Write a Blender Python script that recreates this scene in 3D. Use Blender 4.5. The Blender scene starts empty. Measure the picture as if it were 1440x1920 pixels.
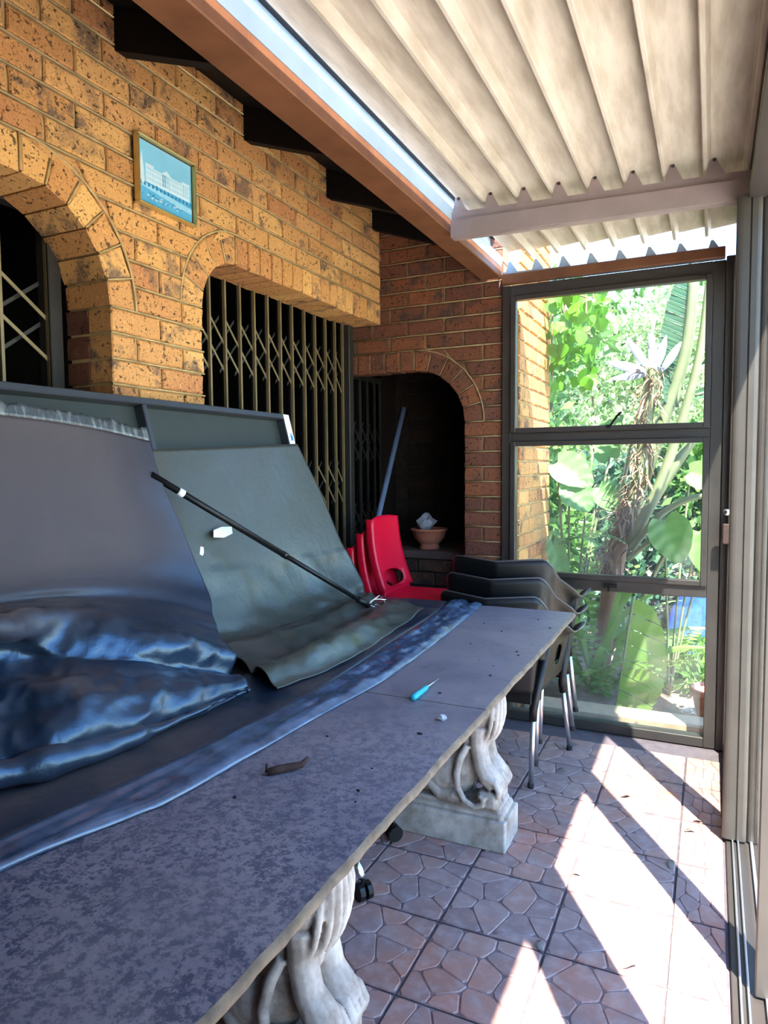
import bpy, bmesh, math, random
import numpy as np
from mathutils import Vector, Matrix, noise as mnoise

rnd = random.Random(11)
SC = bpy.context.scene
COL = SC.collection
PI = math.pi

# ------------------------------------------------------------------ camera, sky, sun, exposure
cam_d = bpy.data.cameras.new('camera'); cam = bpy.data.objects.new('camera', cam_d); COL.objects.link(cam)
RT = Vector((0.90381, 0.42786, -0.008276)); UP = Vector((-0.020352, 0.062292, 0.997850)); FW = Vector((-0.427453, 0.901697, -0.065007))
CAM_H = 1.45
m = Matrix.Identity(4)
for i in range(3):
    m[i][0] = RT[i]; m[i][1] = UP[i]; m[i][2] = -FW[i]
m[2][3] = CAM_H
cam.matrix_world = m
cam_d.sensor_fit = 'VERTICAL'; cam_d.sensor_height = 36.0; cam_d.sensor_width = 27.0
cam_d.lens = 36.0 * 1294.93 / 1920.0
cam_d.clip_start = 0.02; cam_d.clip_end = 200
SC.camera = cam

SUN_EL = math.radians(57.0)
SUN_DIR = Vector((0.513 * math.cos(SUN_EL), -0.858 * math.cos(SUN_EL), math.sin(SUN_EL))).normalized()
wd = bpy.data.worlds.new('sky'); SC.world = wd; wd.use_nodes = True
wn = wd.node_tree; wn.nodes.clear()
sky = wn.nodes.new('ShaderNodeTexSky'); sky.sky_type = 'NISHITA'; sky.sun_disc = False
sky.sun_elevation = SUN_EL; sky.sun_rotation = math.atan2(0.513, -0.858)
sky.air_density = 1.0; sky.dust_density = 0.0; sky.ozone_density = 3.5
bg = wn.nodes.new('ShaderNodeBackground'); bg.inputs['Strength'].default_value = 0.75
wo = wn.nodes.new('ShaderNodeOutputWorld')
hsv = wn.nodes.new('ShaderNodeHueSaturation'); hsv.inputs['Saturation'].default_value = 1.07
wn.links.new(sky.outputs[0], hsv.inputs['Color']); wn.links.new(hsv.outputs[0], bg.inputs[0]); wn.links.new(bg.outputs[0], wo.inputs[0])
sun_d = bpy.data.lights.new('sun', 'SUN'); sun_d.energy = 20.0; sun_d.angle = math.radians(0.6); sun_d.color = (1.0, 0.95, 0.87)
sun = bpy.data.objects.new('sun', sun_d); COL.objects.link(sun); sun.location = (3, -5, 8)
sun.rotation_euler = SUN_DIR.to_track_quat('Z', 'Y').to_euler()
SC.view_settings.view_transform = 'Standard'; SC.view_settings.look = 'None'
SC.view_settings.gamma = 1.0; SC.view_settings.use_curve_mapping = False
SC.view_settings.exposure = 0.95

# ------------------------------------------------------------------ material helpers
def srgb(r, g, b):
    f = lambda c: (c / 255 / 12.92) if c / 255 <= 0.04045 else ((c / 255 + 0.055) / 1.055) ** 2.4
    return (f(r), f(g), f(b), 1.0)

class NT:
    def __init__(s, name):
        s.m = bpy.data.materials.new(name); s.m.use_nodes = True
        s.t = s.m.node_tree; s.t.nodes.clear()
        s.out = s.n('ShaderNodeOutputMaterial')
    def n(s, typ, **kw):
        nd = s.t.nodes.new(typ)
        for k, v in kw.items():
            if k.startswith('i_'):
                key = k[2:].replace('_', ' ')
                nd.inputs[key if key in nd.inputs else int(key)].default_value = v
            else: setattr(nd, k, v)
        return nd
    def l(s, a, b): s.t.links.new(a, b)
    def noise(s, vec, scale, detail=3, rough=0.55, dist=0.0):
        nd = s.n('ShaderNodeTexNoise'); nd.inputs['Scale'].default_value = scale
        nd.inputs['Detail'].default_value = detail; nd.inputs['Roughness'].default_value = rough
        nd.inputs['Distortion'].default_value = dist
        if vec is not None: s.l(vec, nd.inputs['Vector'])
        return nd.outputs['Fac']
    def ramp(s, fac, stops, interp='LINEAR'):
        nd = s.n('ShaderNodeValToRGB'); nd.color_ramp.interpolation = interp
        el = nd.color_ramp.elements
        el[0].position, el[0].color = stops[0][0], stops[0][1]
        el[1].position, el[1].color = stops[-1][0], stops[-1][1]
        for p, c in stops[1:-1]:
            e = el.new(p); e.color = c
        s.l(fac, nd.inputs[0]); return nd.outputs[0]
    def mix(s, fac, a, b):
        nd = s.n('ShaderNodeMix', data_type='RGBA')
        if isinstance(fac, float): nd.inputs[0].default_value = fac
        else: s.l(fac, nd.inputs[0])
        for v, i in ((a, 6), (b, 7)):
            if isinstance(v, tuple): nd.inputs[i].default_value = v
            else: s.l(v, nd.inputs[i])
        return nd.outputs[2]
    def step(s, fac, a, b, lo=0.0, hi=1.0):
        nd = s.n('ShaderNodeMapRange'); nd.clamp = True
        nd.inputs[1].default_value = a; nd.inputs[2].default_value = b; nd.inputs[3].default_value = lo; nd.inputs[4].default_value = hi
        s.l(fac, nd.inputs[0]); return nd.outputs[0]
    def math(s, op, a, b):
        nd = s.n('ShaderNodeMath', operation=op)
        for v, i in ((a, 0), (b, 1)):
            if isinstance(v, (int, float)): nd.inputs[i].default_value = v
            else: s.l(v, nd.inputs[i])
        return nd.outputs[0]
    def bump(s, h, strength=0.3, dist=0.002):
        nd = s.n('ShaderNodeBump'); nd.inputs['Strength'].default_value = strength; nd.inputs['Distance'].default_value = dist
        s.l(h, nd.inputs['Height']); return nd.outputs[0]
    def objvec(s, rand=True):
        tc = s.n('ShaderNodeTexCoord')
        if not rand: return tc.outputs['Object'], None
        oi = s.n('ShaderNodeObjectInfo')
        ml = s.n('ShaderNodeMath', operation='MULTIPLY'); ml.inputs[1].default_value = 91.7; s.l(oi.outputs['Random'], ml.inputs[0])
        ad = s.n('ShaderNodeVectorMath', operation='ADD'); s.l(tc.outputs['Object'], ad.inputs[0]); s.l(ml.outputs[0], ad.inputs[1])
        return ad.outputs[0], oi.outputs['Random']
    def geo(s): return s.n('ShaderNodeNewGeometry').outputs['Position']
    def principled(s, col, rough=0.5, metal=0.0, spec=0.5, normal=None, **kw):
        p = s.n('ShaderNodeBsdfPrincipled')
        for v, k in ((col, 'Base Color'), (rough, 'Roughness'), (metal, 'Metallic'), (spec, 'Specular IOR Level')):
            if isinstance(v, (tuple, float, int)): p.inputs[k].default_value = v
            else: s.l(v, p.inputs[k])
        for k, v in kw.items(): p.inputs[k.replace('_', ' ')].default_value = v
        if normal is not None: s.l(normal, p.inputs['Normal'])
        s.l(p.outputs[0], s.out.inputs[0]); return p

def mat_simple(name, col, rough=0.5, metal=0.0, var=0.12, scale=9.0, bump=0.0, spec=0.5):
    t = NT(name); v, r = t.objvec(True)
    f = t.noise(v, scale, 4)
    dark = tuple(c * (1 - var) for c in col[:3]) + (1,); lite = tuple(min(1, c * (1 + var)) for c in col[:3]) + (1,)
    c = t.ramp(f, [(0.3, dark), (0.7, lite)])
    nrm = t.bump(t.noise(v, scale * 14, 3), bump, 0.002) if bump else None
    t.principled(c, rough, metal, spec, nrm); return t.m

def mat_brick(name, tones, dark, red=False):
    t = NT(name); v, r = t.objvec(True)
    base = t.ramp(r, [(i / (len(tones) - 1), c) for i, c in enumerate(tones)])
    cloud = t.noise(v, 9, 3)
    base = t.mix(t.step(cloud, 0.35, 0.7, 0, 0.55), base, tones[-1])
    # grey-brown flashed patch on some bricks
    pn = t.noise(v, 9.0, 5, 0.65, 0.3)
    rr = t.math('FRACT', t.math('MULTIPLY', r, 17.3), 0.0)
    gate = t.step(rr, 0.42, 0.6)
    patch = t.math('MULTIPLY', t.step(pn, 0.50, 0.62), gate)
    base = t.mix(t.math('MULTIPLY', patch, 0.82), base, dark)
    # iron spots
    sp = t.noise(v, 62, 2, 0.6)
    sz = t.noise(v, 150, 2, 0.6)
    spots = t.math('MAXIMUM', t.step(sp, 0.615, 0.67), t.step(sz, 0.62, 0.68, 0, 0.8))
    base = t.mix(t.math('MULTIPLY', spots, 0.85), base, tuple(c * 0.32 for c in dark[:3]) + (1,))
    pale = t.noise(v, 85, 2, 0.6)
    base = t.mix(t.step(pale, 0.60, 0.70, 0, 0.4), base, tuple(min(1, c * 1.5) for c in tones[0][:3]) + (1,))
    h = t.math('SUBTRACT', t.noise(v, 55, 5, 0.65), spots)
    t.principled(base, 0.85, 0, 0.25, t.bump(h, 0.75, 0.004)); return t.m

M = {}
M['brick'] = mat_brick('brick_clay', [srgb(212, 158, 96), srgb(192, 134, 80), srgb(222, 170, 104), srgb(176, 114, 74), srgb(202, 146, 88)], srgb(88, 76, 70))
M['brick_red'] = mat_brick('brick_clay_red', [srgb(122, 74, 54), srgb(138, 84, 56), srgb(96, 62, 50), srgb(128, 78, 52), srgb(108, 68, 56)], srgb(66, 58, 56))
M['mortar'] = mat_simple('mortar', srgb(182, 154, 108), 0.95, 0, 0.25, 25, 0.6, 0.2)
M['mortar_pale'] = mat_simple('mortar_pale', srgb(150, 126, 96), 0.95, 0, 0.3, 25, 0.6, 0.2)
M['black_timber'] = mat_simple('black_timber', srgb(16, 15, 15), 0.75, 0, 0.2, 8, 0.2, 0.2)
M['bronze'] = mat_simple('bronze_aluminium', srgb(62, 57, 54), 0.42, 0.25, 0.12, 6)
M['bronze_pale'] = mat_simple('weathered_aluminium', srgb(64, 59, 54), 0.5, 0.2, 0.12, 7, 0.05)
M['silver'] = mat_simple('bare_aluminium', srgb(196, 200, 206), 0.28, 0.9, 0.05, 8)
M['gate_steel'] = mat_simple('gate_steel', srgb(126, 110, 78), 0.5, 0.35, 0.2, 10)
M['gate_dark'] = mat_simple('gate_steel_dark', srgb(50, 47, 44), 0.5, 0.3, 0.2, 10)
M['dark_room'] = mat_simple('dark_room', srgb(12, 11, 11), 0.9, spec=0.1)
M['grout'] = mat_simple('grout', srgb(88, 78, 82), 0.95, 0, 0.2, 20, 0.4)
M['chrome'] = mat_simple('chrome', srgb(205, 208, 205), 0.16, 1.0, 0.03, 8)
M['black_plastic'] = mat_simple('black_plastic', srgb(11, 11, 13), 0.45, 0, 0.1, 10, 0.06, 0.35)
M['brick_dark'] = mat_brick('brick_dark', [srgb(46, 34, 28), srgb(38, 29, 25), srgb(52, 38, 30), srgb(32, 26, 24), srgb(42, 32, 28)], srgb(24, 22, 22))  # darker brick tones for the alcove
M['mortar_dark'] = mat_simple('mortar_dark', srgb(50, 44, 40), 0.95, 0, 0.3, 25, 0.6, 0.1)
M['red_plastic'] = mat_simple('red_plastic', srgb(214, 10, 48), 0.38, 0, 0.05, 8, 0.03)
M['white_paper'] = mat_simple('white_paper', srgb(232, 234, 238), 0.7, 0, 0.04, 30)
M['terracotta'] = mat_simple('terracotta', srgb(176, 108, 84), 0.8, 0, 0.15, 15, 0.2)
M['terracotta_path'] = mat_simple('terracotta_path', srgb(180, 110, 84), 0.8, 0, 0.2, 9, 0.2)
M['teal'] = mat_simple('teal_plastic', srgb(24, 168, 184), 0.3, 0, 0.05, 20)
M['twig'] = mat_simple('twig', srgb(60, 40, 34), 0.85, 0, 0.3, 60)
M['crumb'] = mat_simple('crumb', srgb(38, 33, 34), 0.9, 0, 0.3, 60)
M['pebble'] = mat_simple('pebble', srgb(176, 178, 182), 0.8, 0, 0.2, 80)
M['dry_leaf'] = mat_simple('dry_leaf', srgb(120, 110, 100), 0.8, 0, 0.3, 60)
M['panel_frame'] = mat_simple('panel_frame', srgb(52, 56, 62), 0.4, 0.2, 0.08, 10)
M['panel_board'] = mat_simple('panel_board', srgb(38, 45, 41), 0.6, 0, 0.08, 10, 0.05)
M['flashing'] = mat_simple('flashing_blue', srgb(168, 192, 214), 0.4, 0.4, 0.08, 5)
M['bracket'] = mat_simple('bracket_paint', srgb(150, 134, 132), 0.6, 0.1, 0.12, 7, 0.08)
M['pole_blue'] = mat_simple('pole_blue_grey', srgb(112, 128, 158), 0.45, 0.2, 0.08, 12)
M['gold'] = mat_simple('gold_frame', srgb(206, 184, 120), 0.3, 0.6, 0.1, 20)
M['pale_paving'] = mat_simple('pale_paving', srgb(206, 196, 182), 0.9, 0, 0.08, 3)
M['soil'] = mat_simple('soil', srgb(120, 100, 82), 0.95, 0, 0.35, 14, 0.6)
M['lawn'] = mat_simple('lawn', srgb(92, 120, 62), 0.95, 0, 0.3, 8)
M['plaster'] = mat_simple('plaster', srgb(214, 180, 160), 0.9, 0, 0.1, 4)
M['roof_red'] = mat_simple('roof_red', srgb(178, 92, 70), 0.85, 0, 0.15, 6)
M['blue_sheet'] = mat_simple('blue_sheet', srgb(18, 62, 170), 0.85, 0, 0.35, 26, 0.4)
M['kerb'] = mat_simple('kerb_stone', srgb(176, 154, 124), 0.9, 0, 0.15, 12, 0.3)
M['white_plaster'] = mat_simple('white_wall', srgb(236, 232, 226), 0.9, 0, 0.05, 5)

# brown painted steel beam with faint scratches
t = NT('brown_steel'); g = t.geo()
c = t.ramp(t.noise(g, 7, 5), [(0.3, srgb(100, 62, 40)), (0.7, srgb(126, 82, 54))])
wv = t.n('ShaderNodeTexNoise'); mp = t.n('ShaderNodeMapping'); mp.inputs['Scale'].default_value = (6, 90, 6)
t.l(g, mp.inputs[0]); t.l(mp.outputs[0], wv.inputs['Vector']); wv.inputs['Scale'].default_value = 1.0
c = t.mix(t.step(wv.outputs[0], 0.66, 0.74, 0, 0.2), c, srgb(170, 128, 94))
t.principled(c, 0.5, 0.1, 0.4); M['brown_steel'] = t.m

# louvre underside: cream paint with dusty streaks
t = NT('cream_paint'); g = t.geo()
mp = t.n('ShaderNodeMapping'); mp.inputs['Scale'].default_value = (26, 4, 10); t.l(g, mp.inputs[0])
c = t.ramp(t.noise(mp.outputs[0], 1.0, 5, 0.6), [(0.3, srgb(172, 160, 142)), (0.6, srgb(204, 194, 178))])
t.principled(c, 0.55, 0.0, 0.4); M['cream'] = t.m

# stamped paving tiles
t = NT('paving'); v, r = t.objvec(True)
at = t.n('ShaderNodeAttribute', attribute_name='cell'); g = t.geo()
big = t.noise(g, 1.6, 3)
c1 = t.ramp(at.outputs['Fac'], [(0.0, srgb(142, 116, 112)), (0.6, srgb(158, 128, 120)), (1.0, srgb(168, 128, 114))])
warm = t.ramp(at.outputs['Fac'], [(0.0, srgb(168, 116, 98)), (0.6, srgb(182, 120, 96)), (1.0, srgb(190, 108, 78))])
c1 = t.mix(t.step(t.noise(g, 2.1, 3, 0.6), 0.46, 0.64, 0, 0.85), c1, warm)
c1 = t.mix(t.step(at.outputs['Fac'], -0.5, -0.4, 0.8, 0.0), c1, srgb(104, 84, 86))
c1 = t.mix(t.step(t.noise(g, 22, 4), 0.45, 0.75, 0, 0.4), c1, srgb(196, 176, 170))
t.principled(c1, 0.62, 0, 0.4, t.bump(t.noise(g, 120, 4), 0.25, 0.002)); M['paving'] = t.m

# slate-like table top
t = NT('slate_top'); g = t.geo()
a = t.noise(g, 3.0, 4); b = t.noise(g, 62, 6, 0.78); c_ = t.noise(g, 190, 2)
c = t.ramp(a, [(0.3, srgb(112, 106, 116)), (0.7, srgb(140, 130, 134))])
sp = t.n('ShaderNodeSeparateXYZ'); t.l(g, sp.inputs[0])
near = t.step(sp.outputs['Y'], 0.6, 1.9, 0.95, 0.15)
c = t.mix(t.math('MULTIPLY', t.step(b, 0.46, 0.56), near), c, srgb(58, 66, 86))
c = t.mix(t.step(c_, 0.66, 0.72, 0, 0.5), c, srgb(150, 148, 156))
c = t.mix(t.step(t.noise(g, 9, 5, 0.7, 0.8), 0.5, 0.68, 0, 0.45), c, srgb(84, 84, 96))
c = t.mix(t.step(t.noise(g, 1.7, 4, 0.6), 0.5, 0.7, 0, 0.45), c, srgb(150, 140, 140))
t.principled(c, t.step(b, 0.4, 0.6, 0.62, 0.42), 0, 0.5, t.bump(b, 0.25, 0.002)); M['slate'] = t.m
M['slab_edge'] = mat_simple('slab_edge', srgb(98, 86, 73), 0.9, 0, 0.35, 30, 0.6)

# black plastic sheet: satin, dusty on the flat lying parts
def mat_sheet(name, base, tint, spec):
    t = NT(name); g = t.geo()
    nn = t.n('ShaderNodeNewGeometry'); sx = t.n('ShaderNodeSeparateXYZ'); t.l(nn.outputs['Normal'], sx.inputs[0])
    flat = t.step(sx.outputs['Z'], 0.82, 0.98)
    d = t.noise(g, 3.2, 4, 0.6, 0.5); fine = t.noise(g, 140, 3)
    hz = t.n('ShaderNodeSeparateXYZ'); t.l(g, hz.inputs[0])
    high = t.math('MULTIPLY', t.step(hz.outputs['Z'], 1.06, 1.2, 0, 0.48), t.step(hz.outputs['Y'], 1.5, 1.85, 1.0, 0.12))
    dust = t.math('ADD', t.math('MULTIPLY', t.step(d, 0.42, 0.62), t.math('ADD', t.math('MULTIPLY', flat, 0.5), 0.06)), high)
    c = t.mix(dust, base, srgb(112, 98, 90))
    ro = t.math('ADD', t.math('MULTIPLY', dust, 0.3), 0.33)
    hh = t.math('ADD', t.noise(g, 26, 4), t.math('MULTIPLY', fine, 0.25))
    sv = t.math('MAXIMUM', t.math('SUBTRACT', spec, t.math('MULTIPLY', dust, 2.4)), 0.12)
    p = t.principled(c, ro, 0, sv, t.bump(hh, 0.3, 0.006)); p.inputs['Specular Tint'].default_value = tint
    return t.m
M['sheet'] = mat_sheet('black_sheet', srgb(24, 38, 56), (0.5, 0.75, 1.0, 1), 1.0)  # blue base and specular tint put the sky's reflection into the colour
M['sheet_green'] = mat_sheet('black_sheet_greenish', srgb(56, 62, 56), (0.95, 1.0, 0.93, 1), 0.7)
t = NT('black_sheet_worn'); g = t.geo()
mp = t.n('ShaderNodeMapping'); mp.inputs['Scale'].default_value = (30, 60, 14); t.l(g, mp.inputs[0])
w = t.noise(mp.outputs[0], 1.0, 4, 0.6)
c = t.mix(t.step(w, 0.5, 0.66, 0, 0.6), srgb(58, 64, 68), srgb(140, 148, 144))
t.principled(c, 0.36, 0, 0.7, t.bump(w, 0.7, 0.008)); M['sheet_worn'] = t.m

# weathered concrete for the pedestals
t = NT('cast_concrete'); g = t.geo()
a = t.noise(g, 9, 5, 0.65); b = t.noise(g, 60, 4)
c = t.ramp(a, [(0.3, srgb(112, 102, 92)), (0.5, srgb(160, 152, 144)), (0.7, srgb(186, 180, 172))])
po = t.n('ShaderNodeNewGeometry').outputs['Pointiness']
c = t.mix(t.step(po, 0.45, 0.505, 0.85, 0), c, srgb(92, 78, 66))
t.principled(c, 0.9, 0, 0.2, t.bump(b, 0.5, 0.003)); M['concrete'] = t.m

# window glass: thin sheet, slightly dusty
t = NT('glass'); tr = t.n('ShaderNodeBsdfTransparent'); tr.inputs[0].default_value = (0.96, 0.98, 0.975, 1)
gl = t.n('ShaderNodeBsdfGlossy'); gl.inputs['Roughness'].default_value = 0.02
fr = t.n('ShaderNodeFresnel'); fr.inputs[0].default_value = 1.45; bf = t.n('ShaderNodeNewGeometry')
fk = t.math('MULTIPLY', fr.outputs[0], t.math('SUBTRACT', 1.0, bf.outputs['Backfacing']))
mx = t.n('ShaderNodeMixShader'); t.l(fk, mx.inputs[0]); t.l(tr.outputs[0], mx.inputs[1]); t.l(gl.outputs[0], mx.inputs[2])
df = t.n('ShaderNodeBsdfDiffuse'); df.inputs[0].default_value = (0.8, 0.8, 0.78, 1)
g = t.geo(); dustf = t.step(t.noise(g, 5, 4), 0.4, 0.75, 0.015, 0.06)
m2 = t.n('ShaderNodeMixShader'); t.l(dustf, m2.inputs[0]); t.l(mx.outputs[0], m2.inputs[1]); t.l(df.outputs[0], m2.inputs[2])
t.l(m2.outputs[0], t.out.inputs[0]); M['glass'] = t.m

def mat_leaf(name, cols, trans=0.45, rough=0.42):
    t = NT(name); ge = t.n('ShaderNodeNewGeometry')
    c = t.ramp(ge.outputs['Random Per Island'], [(i / max(1, len(cols) - 1), c) for i, c in enumerate(cols)])
    c = t.mix(t.step(t.noise(ge.outputs['Position'], 12, 3), 0.4, 0.7, 0, 0.3), c, tuple(x * 0.6 for x in cols[0][:3]) + (1,))
    p = t.n('ShaderNodeBsdfPrincipled'); t.l(c, p.inputs['Base Color']); p.inputs['Roughness'].default_value = rough
    tl = t.n('ShaderNodeBsdfTranslucent'); t.l(c, tl.inputs[0])
    mx = t.n('ShaderNodeMixShader'); mx.inputs[0].default_value = trans
    t.l(p.outputs[0], mx.inputs[1]); t.l(tl.outputs[0], mx.inputs[2]); t.l(mx.outputs[0], t.out.inputs[0]); return t.m
M['leaf_green'] = mat_leaf('leaf_green', [srgb(70, 112, 52), srgb(96, 140, 66), srgb(120, 160, 84)])
M['leaf_lime'] = mat_leaf('leaf_lime', [srgb(96, 160, 30), srgb(128, 186, 44), srgb(70, 130, 34), srgb(84, 146, 34)], 0.5)
M['leaf_dark'] = mat_leaf('leaf_dark', [srgb(40, 76, 58), srgb(54, 92, 66), srgb(70, 104, 72)], 0.3)
M['leaf_pale'] = mat_leaf('leaf_pale', [srgb(130, 160, 110), srgb(164, 188, 140), srgb(190, 204, 150), srgb(110, 150, 90)], 0.4)
M['leaf_fern'] = mat_leaf('leaf_fern', [srgb(96, 134, 62), srgb(124, 160, 80), srgb(84, 120, 56)], 0.45)
M['stalk'] = mat_leaf('leaf_stalk', [srgb(98, 112, 78), srgb(116, 126, 92)], 0.05, 0.5)
M['fibre'] = mat_leaf('dry_fibre', [srgb(120, 88, 66), srgb(160, 126, 98), srgb(86, 64, 52), srgb(190, 166, 140)], 0.1, 0.8)
M['bract'] = mat_leaf('flower_bract', [srgb(120, 130, 150), srgb(170, 178, 196)], 0.1, 0.5)
M['leaf_lime2'] = mat_leaf('leaf_lime_torn', [srgb(120, 160, 62), srgb(140, 178, 76)], 0.5)
M['leaf_bright'] = mat_leaf('leaf_bright', [srgb(86, 136, 76), srgb(120, 164, 104)], 0.3, 0.35)
M['stem_brown'] = mat_simple('stem_brown', srgb(110, 92, 70), 0.9, 0, 0.25, 20, 0.3)

# ------------------------------------------------------------------ mesh helpers
class MB:
    def __init__(s): s.v = []; s.f = []; s.mi = []; s.mat = 0
    def add(s, vs, fs):
        o = len(s.v); s.v += [tuple(p) for p in vs]
        for f in fs: s.f.append(tuple(i + o for i in f)); s.mi.append(s.mat)
    def box(s, x0, x1, y0, y1, z0, z1, bev=0.0):
        if bev <= 0:
            s.add([(x0, y0, z0), (x1, y0, z0), (x1, y1, z0), (x0, y1, z0), (x0, y0, z1), (x1, y0, z1), (x1, y1, z1), (x0, y1, z1)],
                  [(0, 3, 2, 1), (4, 5, 6, 7), (0, 1, 5, 4), (1, 2, 6, 5), (2, 3, 7, 6), (3, 0, 4, 7)]); return s
        bm = bmesh.new(); bmesh.ops.create_cube(bm, size=1.0)
        for v in bm.verts: v.co = Vector(((x0 + x1) / 2 + v.co.x * (x1 - x0), (y0 + y1) / 2 + v.co.y * (y1 - y0), (z0 + z1) / 2 + v.co.z * (z1 - z0)))
        bmesh.ops.bevel(bm, geom=list(bm.edges), offset=bev, segments=1, affect='EDGES')
        bm.verts.index_update()
        s.add([v.co[:] for v in bm.verts], [[v.index for v in f.verts] for f in bm.faces]); bm.free(); return s
    def tube(s, pts, r, n=8, cap=True, flat=1.0, up=None):
        pts = [Vector(p) for p in pts]; k = len(pts)
        rs = r if isinstance(r, (list, tuple)) else [r] * k
        vs = []; prev = None
        for i, p in enumerate(pts):
            t = (pts[min(i + 1, k - 1)] - pts[max(i - 1, 0)]).normalized()
            if prev is None:
                a = Vector(up) if up else (Vector((0, 0, 1)) if abs(t.z) < 0.9 else Vector((1, 0, 0)))
            else: a = prev
            b = t.cross(a)
            if b.length < 1e-6: b = t.cross(Vector((0.3, 0.8, 0.5)))
            b.normalize(); a = b.cross(t).normalized(); prev = a
            for j in range(n):
                th = 2 * PI * j / n
                vs.append(p + b * (math.cos(th) * rs[i]) + a * (math.sin(th) * rs[i] * flat))
        fs = [(i * n + j, i * n + (j + 1) % n, (i + 1) * n + (j + 1) % n, (i + 1) * n + j) for i in range(k - 1) for j in range(n)]
        if cap: fs += [tuple(range(n - 1, -1, -1)), tuple((k - 1) * n + j for j in range(n))]
        s.add(vs, fs); return s
    def grid(s, P, close=False):
        a, b = len(P), len(P[0])
        vs = [p for row in P for p in row]
        fs = [(i * b + j, i * b + (j + 1) % b, (i + 1) * b + (j + 1) % b, (i + 1) * b + j) for i in range(a - 1) for j in range(b if close else b - 1)]
        s.add(vs, fs); return s
    def lathe(s, prof, c=(0, 0, 0), n=24, wob=0.0):
        P = [[(c[0] + r * math.cos(2 * PI * j / n), c[1] + r * math.sin(2 * PI * j / n), c[2] + z) for j in range(n)] for r, z in prof]
        return s.grid(P, True)
    def prism(s, poly, axis, a, b):
        """poly: 2-D outline; extruded along axis ('x','y','z') from a to b"""
        f = {'x': lambda p, t: (t, p[0], p[1]), 'y': lambda p, t: (p[0], t, p[1]), 'z': lambda p, t: (p[0], p[1], t)}[axis]
        n = len(poly)
        s.add([f(p, a) for p in poly] + [f(p, b) for p in poly], [tuple(range(n)), tuple(range(2 * n - 1, n - 1, -1))] + [(i, i + n, (i + 1) % n + n, (i + 1) % n) for i in range(n)])
        return s
    def mesh(s, name, mats, smooth=False, recalc=True):
        me = bpy.data.meshes.new(name); me.from_pydata(s.v, [], s.f)
        for mm in (mats if isinstance(mats, (list, tuple)) else [mats]): me.materials.append(mm)
        me.polygons.foreach_set('material_index', s.mi)
        if recalc:
            bm = bmesh.new(); bm.from_mesh(me); bmesh.ops.recalc_face_normals(bm, faces=bm.faces); bm.to_mesh(me); bm.free()
        me.polygons.foreach_set('use_smooth', [bool(smooth)] * len(me.polygons)); me.update()
        return me
    def build(s, name, mats, parent=None, smooth=False, loc=(0, 0, 0), recalc=True):
        """vertices are in the parent's space (world when no parent); loc sets the origin"""
        L = Vector(loc)
        if L.length: s.v = [(p[0] - L.x, p[1] - L.y, p[2] - L.z) for p in s.v]
        o = bpy.data.objects.new(name, s.mesh(name, mats, smooth, recalc)); COL.objects.link(o)
        o.location = L
        if parent: o.parent = parent
        return o

def tag(o, label=None, cat=None, group=None, kind=None):
    for k, v in (('label', label), ('category', cat), ('group', group), ('kind', kind)):
        if v: o[k] = v
    return o
def empty(name, loc=(0, 0, 0), rz=0.0, **kw):
    o = bpy.data.objects.new(name, None); COL.objects.link(o); o.location = loc; o.rotation_euler = (0, 0, rz); o.empty_display_size = 0.05
    return tag(o, **kw)
def inst(name, me, parent, loc=(0, 0, 0), rot=(0, 0, 0), scale=(1, 1, 1)):
    o = bpy.data.objects.new(name, me); COL.objects.link(o); o.parent = parent; o.location = loc; o.rotation_euler = rot; o.scale = scale
    return o
def copy_tree(o, parent=None):
    c = o.copy(); COL.objects.link(c); c.parent = parent
    for ch in list(o.children): copy_tree(ch, c)
    return c
def shade_auto(o, ang=40):
    me = o.data; me.polygons.foreach_set('use_smooth', [True] * len(me.polygons))
    try: me.set_sharp_from_angle(angle=math.radians(ang))
    except Exception: pass
def solid(o, th, off=0.0):
    md = o.modifiers.new('solid', 'SOLIDIFY'); md.thickness = th; md.offset = off; return o

# ------------------------------------------------------------------ brickwork
COURSE = 0.0865; PITCH = 0.2325; BH = 0.0748; GAP = 0.0115
def brick_piece(poly, depth, jit=0.0012, inset=0.0045):
    """one brick: poly is the CCW outline in (x,z) seen from the front; front towards -y"""
    n = len(poly); pts = []
    cx = sum(p[0] for p in poly) / n; cz = sum(p[1] for p in poly) / n
    out = []
    for i in range(n):      # one extra vertex on every long edge keeps the arris uneven
        a, b = poly[i], poly[(i + 1) % n]; out.append(a)
        L = math.hypot(b[0] - a[0], b[1] - a[1]); k = 2 if L > 0.15 else (1 if L > 0.06 else 0)
        for q in range(1, k + 1): out.append((a[0] + (b[0] - a[0]) * q / (k + 1), a[1] + (b[1] - a[1]) * q / (k + 1)))
    out = [(x + rnd.uniform(-jit, jit), z + rnd.uniform(-jit, jit)) for x, z in out]
    k = len(out); mb = MB()
    def ins(p, d):
        vx, vz = cx - p[0], cz - p[1]; l = math.hypot(vx, vz) or 1
        hx = d * (1 if vx > 0 else -1) if abs(vx) > d else 0; hz = d * (1 if vz > 0 else -1) if abs(vz) > d else 0
        return (p[0] + hx, p[1] + hz)
    f0 = [(*ins(p, inset), ) for p in out]
    vs = [(p[0], rnd.uniform(-0.0015, 0.0008), p[1]) for p in f0] + [(p[0], inset, p[1]) for p in out] + [(p[0], depth, p[1]) for p in out]
    fs = [tuple(range(k))] + [(i, i + k, (i + 1) % k + k, (i + 1) % k) for i in range(k)] + [(i + k, i + 2 * k, (i + 1) % k + 2 * k, (i + 1) % k + k) for i in range(k)]
    mb.add(vs, fs); return mb
BRICK_CACHE = {}
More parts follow.
